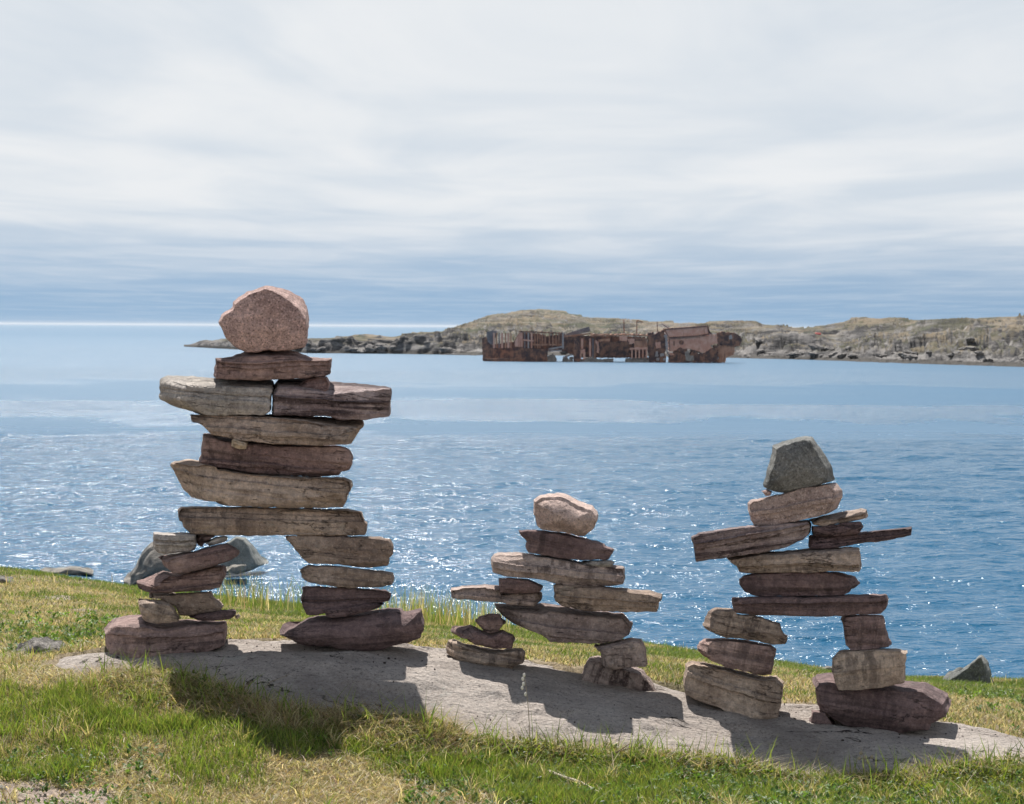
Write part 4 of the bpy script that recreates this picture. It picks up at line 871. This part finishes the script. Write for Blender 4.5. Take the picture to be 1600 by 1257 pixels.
# ------------------------------------------------------------------ wreck
DW = 393.0
def rust_mat(name, c1, c2, c3):
    k = MT(name); o = k.vec()
    c = k.mix(k.ramp(k.noise(o, 0.8, 7, 0.7), 0.42, 0.6), c1, c2)
    c = k.mix(k.ramp(k.noise(k.vec((2.2, 2.2, 0.35)), 1.2, 6, 0.7), 0.52, 0.68), c, c3)
    k.color(c); k.normal(k.bump(k.noise(o, 3, 6, 0.7), 0.10)); return k.mat
RU = {'dark': rust_mat('blackened hull steel', (0.09, 0.055, 0.055), (0.32, 0.155, 0.10), (0.055, 0.045, 0.055)),
      'orange': rust_mat('orange rust', (0.64, 0.32, 0.235), (0.72, 0.42, 0.32), (0.46, 0.20, 0.14)),
      'brown': rust_mat('brown rust', (0.38, 0.18, 0.115), (0.52, 0.28, 0.19), (0.17, 0.09, 0.07)),
      'grey': rust_mat('weathered grey plate', (0.17, 0.15, 0.16), (0.25, 0.22, 0.225), (0.10, 0.085, 0.095)),
      'pale': rust_mat('pale flaking paint and bright gaps', (0.34, 0.29, 0.28), (0.44, 0.39, 0.38), (0.22, 0.15, 0.13)),
      'stone': rust_mat('pale shoal rock', (0.24, 0.21, 0.19), (0.36, 0.33, 0.30), (0.13, 0.11, 0.10))}
wp = at(950, 565, DW)
wreck = empty('shipwreck', (wp[0], wp[1], 0.0)); tag(wreck, 'rusted broken ship lying aground off the island', 'shipwreck')
W1 = reg(740, 490, 6.667); W2 = reg(950, 490, 6.667)
def plate(name, pts, mat, T=0.3, dz=0.0, ragged=0.0, parent=None, bow=0.0):
    P = []
    for i, (a_, b_) in enumerate(pts):
        P.append((a_, b_)); nx_ = pts[(i + 1) % len(pts)]
        L_ = math.hypot(nx_[0] - a_, nx_[1] - b_)
        if ragged and L_ > 3:
            m_ = int(L_ / 2.0)
            for j in range(1, m_ + 1):
                f_ = j / (m_ + 1); P.append((a_ + (nx_[0] - a_) * f_ + rng.normal(0, ragged), b_ + (nx_[1] - b_) * f_ + rng.normal(0, ragged)))
    P = np.array(P); w = at(P[:, 0], P[:, 1], np.full(len(P), DW))
    if bow: w[:, 1] += bow * ((P[:, 0] - P[:, 0].min()) / np.ptp(P[:, 0]) - 1) ** 2
    bm = bmesh.new(); c = Vector(wreck.location)
    fr_ = [bm.verts.new(Vector(q) + Vector((0, dz, 0)) - c) for q in w]; bk = [bm.verts.new(Vector(q) + Vector((0, dz + T, 0)) - c) for q in w]
    bm.faces.new(fr_); bm.faces.new(bk[::-1])
    for i in range(len(fr_)): j = (i + 1) % len(fr_); bm.faces.new((fr_[j], fr_[i], bk[i], bk[j]))
    bmesh.ops.recalc_face_normals(bm, faces=bm.faces); bmesh.ops.triangulate(bm, faces=[f for f in bm.faces if len(f.verts) > 4])
    me = bpy.data.meshes.new(name); bm.to_mesh(me); bm.free()
    o_ = bpy.data.objects.new(name, me); COL.objects.link(o_); me.materials.append(RU[mat]); o_.parent = parent or wreck
    return o_
def bar(name, x, y0, y1, w_, mat, reg_, dz=0.0, T=0.3, slant=0.0): return plate(name, reg_((x - w_ / 2, y0), (x + w_ / 2, y0), (x + w_ / 2 + slant, y1), (x - w_ / 2 + slant, y1)), mat, T, dz)
# far side shell, closes the hulk behind
plate('far_side_shell', W1((140, 330), (250, 320), (420, 300), (470, 205), (500, 200), (700, 215), (760, 240), (930, 215), (1240, 235), (1600, 240), (1820, 250), (1830, 470), (1100, 470), (960, 400), (770, 400), (770, 500), (120, 500)), 'dark', 0.3, 8.5, 0.4)
plate('deck_floor', W1((110, 470), (770, 470), (770, 500), (110, 500)), 'dark', 8.0, 0.4)
plate('bow_plate', W1((82, 262), (130, 248), (150, 300), (220, 352), (320, 388), (335, 352), (420, 345), (500, 356), (600, 372), (700, 370), (768, 384), (772, 520), (92, 520)), 'dark', 0.4, 0.0, 0.35, bow=5.0)
plate('bulwark', W1((135, 195), (190, 178), (245, 182), (250, 225), (215, 265), (200, 320), (235, 355), (150, 300), (135, 250)), 'grey', 0.3, 1.2, 0.3)
for x_, w_, m_ in ((212, 20, 'orange'), (238, 14, 'brown'), (266, 14, 'grey'), (296, 22, 'orange'), (332, 14, 'brown'), (362, 24, 'orange'), (388, 12, 'brown')):
    bar('rib', x_, 205, 362, w_, m_, W1, 0.8)
plate('side_plate', W1((430, 345), (428, 290), (470, 215), (484, 196), (512, 192), (514, 352)), 'orange', 0.3, 0.5, 0.3)
for x_, w_, m_ in ((532, 12, 'grey'), (570, 14, 'pale'), (605, 16, 'orange'), (640, 9, 'brown'), (668, 9, 'brown'), (692, 8, 'brown'), (716, 10, 'brown'), (746, 9, 'brown'), (790, 11, 'brown'), (826, 11, 'brown'), (860, 9, 'brown'), (890, 9, 'brown'), (913, 8, 'brown')):
    bar('rib', x_, 196, 362 if x_ < 700 else 340, w_, m_, W1, 0.3)
plate('stringer', W1((512, 268), (625, 280), (625, 296), (512, 284)), 'orange', 0.25, 0.15)
plate('stringer', W1((610, 318), (930, 318), (930, 334), (610, 334)), 'brown', 0.25, 0.1)
plate('deck_beam', W1((470, 182), (700, 190), (935, 202), (935, 214), (700, 203), (470, 196)), 'dark', 6.0, 0.2, 0.3)
bar('post', 931, 205, 372, 18, 'pale', W1, -0.2)
plate('deckhouse_roof', W1((938, 228), (1000, 200), (1205, 138), (1222, 188), (1100, 215), (1010, 236)), 'grey', 0.4, 1.5)
plate('gangway', W1((938, 232), (1235, 203), (1238, 216), (940, 250)), 'brown', 0.8, 0.6)
plate('bulkhead', W1((938, 245), (1052, 245), (1052, 385), (938, 388)), 'dark', 0.4, 0.8, 0.3)
plate('hull_pillar', W1((1042, 268), (1108, 262), (1108, 515), (1042, 515)), 'dark', 1.5, 0.0, 0.4)
for q in (((780, 365), (925, 340), (928, 356), (780, 384)), ((775, 386), (920, 378), (920, 392), (775, 402)), ((930, 452), (1030, 420), (1032, 434), (932, 470))): plate('fallen_plank', W1(*q), 'pale', 0.4, 0.2)
for q in (((770, 450), (830, 420), (870, 470), (860, 515), (770, 515)), ((930, 470), (975, 450), (1010, 515), (925, 515)), ((1000, 460), (1035, 450), (1035, 515), (1000, 515)), ((1108, 475), (1240, 455), (1310, 480), (1460, 470), (1460, 515), (1108, 515))): plate('grounded_rubble', W1(*q), 'stone', 1.2, 0.9, 0.4)
plate('grounded_rubble', W2((185, 470), (300, 460), (435, 462), (435, 515), (185, 515)), 'stone', 1.2, 0.8, 0.4)
plate('side_plate', W1((1108, 378), (1162, 372), (1165, 470), (1140, 480), (1140, 420), (1122, 420), (1120, 480), (1108, 480)), 'orange', 0.3, 0.1, 0.2)
for x_, w_, m_, y0_, y1_ in ((1132, 22, 'orange', 262, 370), (1215, 20, 'orange', 262, 450), (1245, 14, 'grey', 262, 460), (1265, 12, 'brown', 285, 470)): bar('rib', x_, y0_, y1_, w_, m_, W1, 0.6)
plate('side_plate', W1((1268, 275), (1295, 290), (1308, 350), (1305, 415), (1282, 410), (1285, 340)), 'orange', 0.3, 0.0, 0.3)
plate('deck_beam', W1((1230, 216), (1640, 216), (1820, 222), (1820, 236), (1640, 232), (1230, 236)), 'brown', 6.0, 0.4, 0.4)
plate('midship_plate', W1((1310, 300), (1400, 296), (1500, 300), (1612, 290), (1616, 450), (1312, 455)), 'dark', 0.4, -0.2, 0.7)
for x_ in range(1330, 1612, 26): bar('stiffener', x_, 300, 452, 6, 'dark', W1, -0.4, 0.2)
for q, m_ in (((1300, 270), (1420, 262), (1420, 290), (1300, 296)), 'brown'), (((1520, 240), (1600, 236), (1600, 290), (1520, 288)), 'orange'): plate('side_plate', W1(*q), m_, 0.3, 0.2, 0.4)
plate('side_plate', W2((208, 266), (276, 264), (276, 312), (210, 322)), 'orange', 0.3, 0.0, 0.4)
plate('side_plate', W2((276, 245), (412, 262), (412, 282), (276, 276)), 'dark', 0.3, 0.0, 0.3)
plate('side_plate', W2((274, 286), (412, 280), (412, 352), (276, 358)), 'brown', 0.3, 0.2, 0.4)
plate('stringer', W2((218, 358), (414, 352), (414, 376), (220, 380)), 'orange', 0.3, 0.0, 0.3)
for x_ in (250, 290, 327, 365, 402): bar('rib', x_, 374, 468, 15, 'orange', W2, 0.1)
plate('tower_plate', W2((413, 212), (470, 190), (482, 232), (530, 190), (594, 168), (604, 300), (604, 515), (430, 515)), 'dark', 2.0, 0.3, 0.9)
plate('side_plate', W2((494, 302), (545, 296), (548, 360), (498, 364)), 'orange', 0.2, 0.05, 0.4)
for q in (((500, 395), (518, 395), (522, 450), (490, 455)), ((545, 420), (585, 415), (590, 440), (550, 452)), ((505, 465), (535, 462), (535, 492), (505, 492)), ((575, 468), (605, 466), (605, 490), (575, 492))): plate('torn_or_bright_gap', W2(*q), 'pale', 0.2, 0.0, 0.3)  # pale pieces painted in place of light seen through the tower's openings
plate('ladder_frame', W2((584, 225), (612, 222), (622, 300), (628, 400), (650, 440), (630, 440), (606, 400), (598, 300)), 'pale', 0.3, -0.1, 0.5)
sup = plate('superstructure', W2((640, 258), (850, 246), (1046, 232), (1062, 200), (1100, 222), (1132, 226), (1146, 315), (1072, 326), (1080, 372), (1000, 412), (900, 384), (830, 368), (800, 374), (730, 372), (700, 394), (652, 398)), 'orange', 5.0, 0.1, 0.4)
plate('upper_deckhouse', W2((596, 168), (830, 150), (1030, 135), (1046, 216), (880, 234), (640, 252)), 'orange', 5.0, -0.1, 0.2)
plate('roof_edge', W2((592, 158), (830, 142), (1030, 126), (1034, 138), (830, 154), (594, 172)), 'dark', 5.4, -0.3)
plate('rubbing_strake', W2((636, 246), (880, 232), (1050, 212), (1050, 224), (880, 246), (640, 260)), 'dark', 0.4, -0.4)
plate('funnel_stub', W2((1028, 130), (1044, 132), (1064, 192), (1090, 210), (1046, 212)), 'dark', 1.0, 0.0)
circ = [(765 + 24 * math.cos(q), 302 + 24 * math.sin(q)) for q in np.linspace(0, 6.283, 14, endpoint=False)]
plate('porthole', W2(*circ), 'dark', 0.2, -0.12)
plate('slit_window', W2((682, 288), (693, 288), (693, 334), (682, 334)), 'dark', 0.2, -0.12)
plate('lower_hull', W2((640, 430), (690, 400), (728, 370), (742, 358), (822, 368), (840, 430), (870, 400), (900, 384), (960, 424), (1010, 410), (1072, 366), (1140, 338), (1148, 515), (900, 515), (640, 515)), 'dark', 3.0, -0.2, 0.9)
plate('torn_or_bright_gap', W2((800, 402), (832, 390), (850, 440), (890, 440), (896, 492), (810, 492)), 'stone', 0.3, -0.5, 0.4)
plate('torn_or_bright_gap', W2((625, 400), (660, 410), (690, 430), (650, 440)), 'orange', 0.3, -0.5, 0.3)
plate('stern_plate', W2((1140, 202), (1180, 190), (1250, 196), (1330, 205), (1375, 235), (1395, 280), (1380, 330), (1330, 350), (1240, 330), (1146, 336)), 'dark', 1.5, 0.2, 0.9)
plate('torn_or_bright_gap', W2((1258, 232), (1290, 226), (1296, 262), (1266, 272)), 'pale', 0.2, 0.0, 0.3)  # light showing through a stern hole, painted as a pale piece
plate('stern_plate', W2((1145, 338), (1200, 328), (1320, 345), (1326, 420), (1250, 452), (1218, 515), (1148, 515)), 'brown', 1.2, 0.4, 0.9)
plate('stern_plate', W2((1318, 290), (1345, 300), (1372, 322), (1340, 352), (1312, 340)), 'grey', 0.5, 0.5, 0.3)
# mast and davits still standing on it
def wtube(name, p0, p1, r, mat):
    a_ = at(p0[0], p0[1], DW + 6); b_ = at(p1[0], p1[1], DW + 6)
    return tube(name, [a_, (a_ + b_) / 2, b_], r, r, RU[mat], wreck, 6)
wtube('fallen_mast', W2((560, 105))[0], W2((660, 175))[0], 0.16, 'pale')
wtube('davit', W2((300, 215))[0], W2((300, 72))[0], 0.10, 'dark'); wtube('davit_arm', W2((300, 72))[0], W2((365, 92))[0], 0.10, 'dark')
wtube('davit', W2((168, 215))[0], W2((165, 62))[0], 0.10, 'dark')
wtube('davit', W2((515, 200))[0], W2((512, 85))[0], 0.08, 'dark')

# shore boulders of the island, each its own
proto = []
for q in range(6):
    bm = bmesh.new(); bmesh.ops.create_icosphere(bm, subdivisions=3, radius=1.0); of = Vector((q * 13.7, 3, 5))
    for v_ in bm.verts:
        c_ = v_.co.copy(); v_.co = c_ * (1 + 0.35 * mnoise.fractal(c_ * 1.3 + of, 1, 2, 3) + 0.12 * mnoise.cell(c_ * 2.2 + of)); v_.co.z *= 0.62; v_.co.x *= 1.25
    me = bpy.data.meshes.new('island_boulder'); bm.to_mesh(me); bm.free()
    for f in me.polygons: f.use_smooth = True
    me.set_sharp_from_angle(angle=R(30)); proto.append(me)
k = MT('island boulder'); o = k.vec(rnd=True)
k.color(k.mix(k.ramp(k.noise(o, 1.5, 6, 0.7), 0.35, 0.65), (0.09, 0.085, 0.082), (0.26, 0.24, 0.225))); k.normal(k.bump(k.noise(o, 4, 6, 0.7), 0.2))
for me in proto: me.materials.append(k.mat)
for i in range(120):
    px_ = rng.uniform(420, 1640) if i % 3 else rng.uniform(1180, 1640)
    tt = abs(rng.normal(0, 0.045)) - 0.01; q = z_island(px_, tt)
    ob = bpy.data.objects.new('island_boulder', proto[rng.integers(6)]); COL.objects.link(ob)
    s_ = rng.choice([0.5, 0.7, 0.9, 1.2, 1.6], p=[.25, .3, .25, .14, .06])
    ob.location = (q[0], q[1] - 0.5, max(q[2], 0.0) - 0.12 * s_); ob.scale = (s_ * rng.uniform(.8, 1.6), s_, s_ * rng.uniform(.6, 1.0)); ob.rotation_euler = (rng.uniform(-.2, .2), rng.uniform(-.2, .2), rng.uniform(0, 6.28))
    tag(ob, 'grey boulder among the rocks along the island shore', 'boulder', 'boulders along the island shore')
# something small and red on the island's rocks
q = z_island(1275, 0.42)
bm = bmesh.new()
sec = [(-1.1, 0.05, 0.1), (-0.8, 0.34, 0.38), (0, 0.5, 0.5), (0.8, 0.42, 0.46), (1.1, 0.34, 0.40)]
rg = []
for x_, hw, ht in sec:
    rg.append([bm.verts.new((x_, hw * math.cos(a_), ht * math.sin(a_))) for a_ in np.linspace(0, math.pi, 9)])
for ra, rb in zip(rg, rg[1:]):
    for j in range(8): bm.faces.new((ra[j], ra[j + 1], rb[j + 1], rb[j]))
bm.faces.new(rg[-1]); bm.faces.new(rg[0][::-1])
me = bpy.data.meshes.new('red_dinghy'); bm.to_mesh(me); bm.free()
k = MT('red hull paint'); k.color(k.mix(k.noise(k.vec(), 3), (0.50, 0.09, 0.09), (0.60, 0.16, 0.15)))
ob = link('upturned_dinghy', me, k.mat, None, (q[0], q[1], q[2] + 0.1)); tag(ob, 'tiny red upturned boat on the rocks of the island', 'boat')

# ------------------------------------------------------------------ thin sea haze
bm = bmesh.new(); bmesh.ops.create_cube(bm, size=1.0)
for v_ in bm.verts: v_.co = Vector((v_.co.x * 64000, v_.co.y * 40000 + 13000, 20 if v_.co.z > 0 else -8))
me = bpy.data.meshes.new('haze'); bm.to_mesh(me); bm.free()
hm = bpy.data.materials.new('thin sea haze'); hm.use_nodes = True; hn = hm.node_tree.nodes; hn.clear()
ho = hn.new('ShaderNodeOutputMaterial'); hv = hn.new('ShaderNodeVolumePrincipled')
hv.inputs['Color'].default_value = (0.90, 0.93, 0.97, 1); hv.inputs['Density'].default_value = 0.00003; hv.inputs['Anisotropy'].default_value = 0.3
hm.node_tree.links.new(hv.outputs[0], ho.inputs['Volume'])
tag(link('haze', me, hm), 'thin pale haze over the sea', kind='stuff')
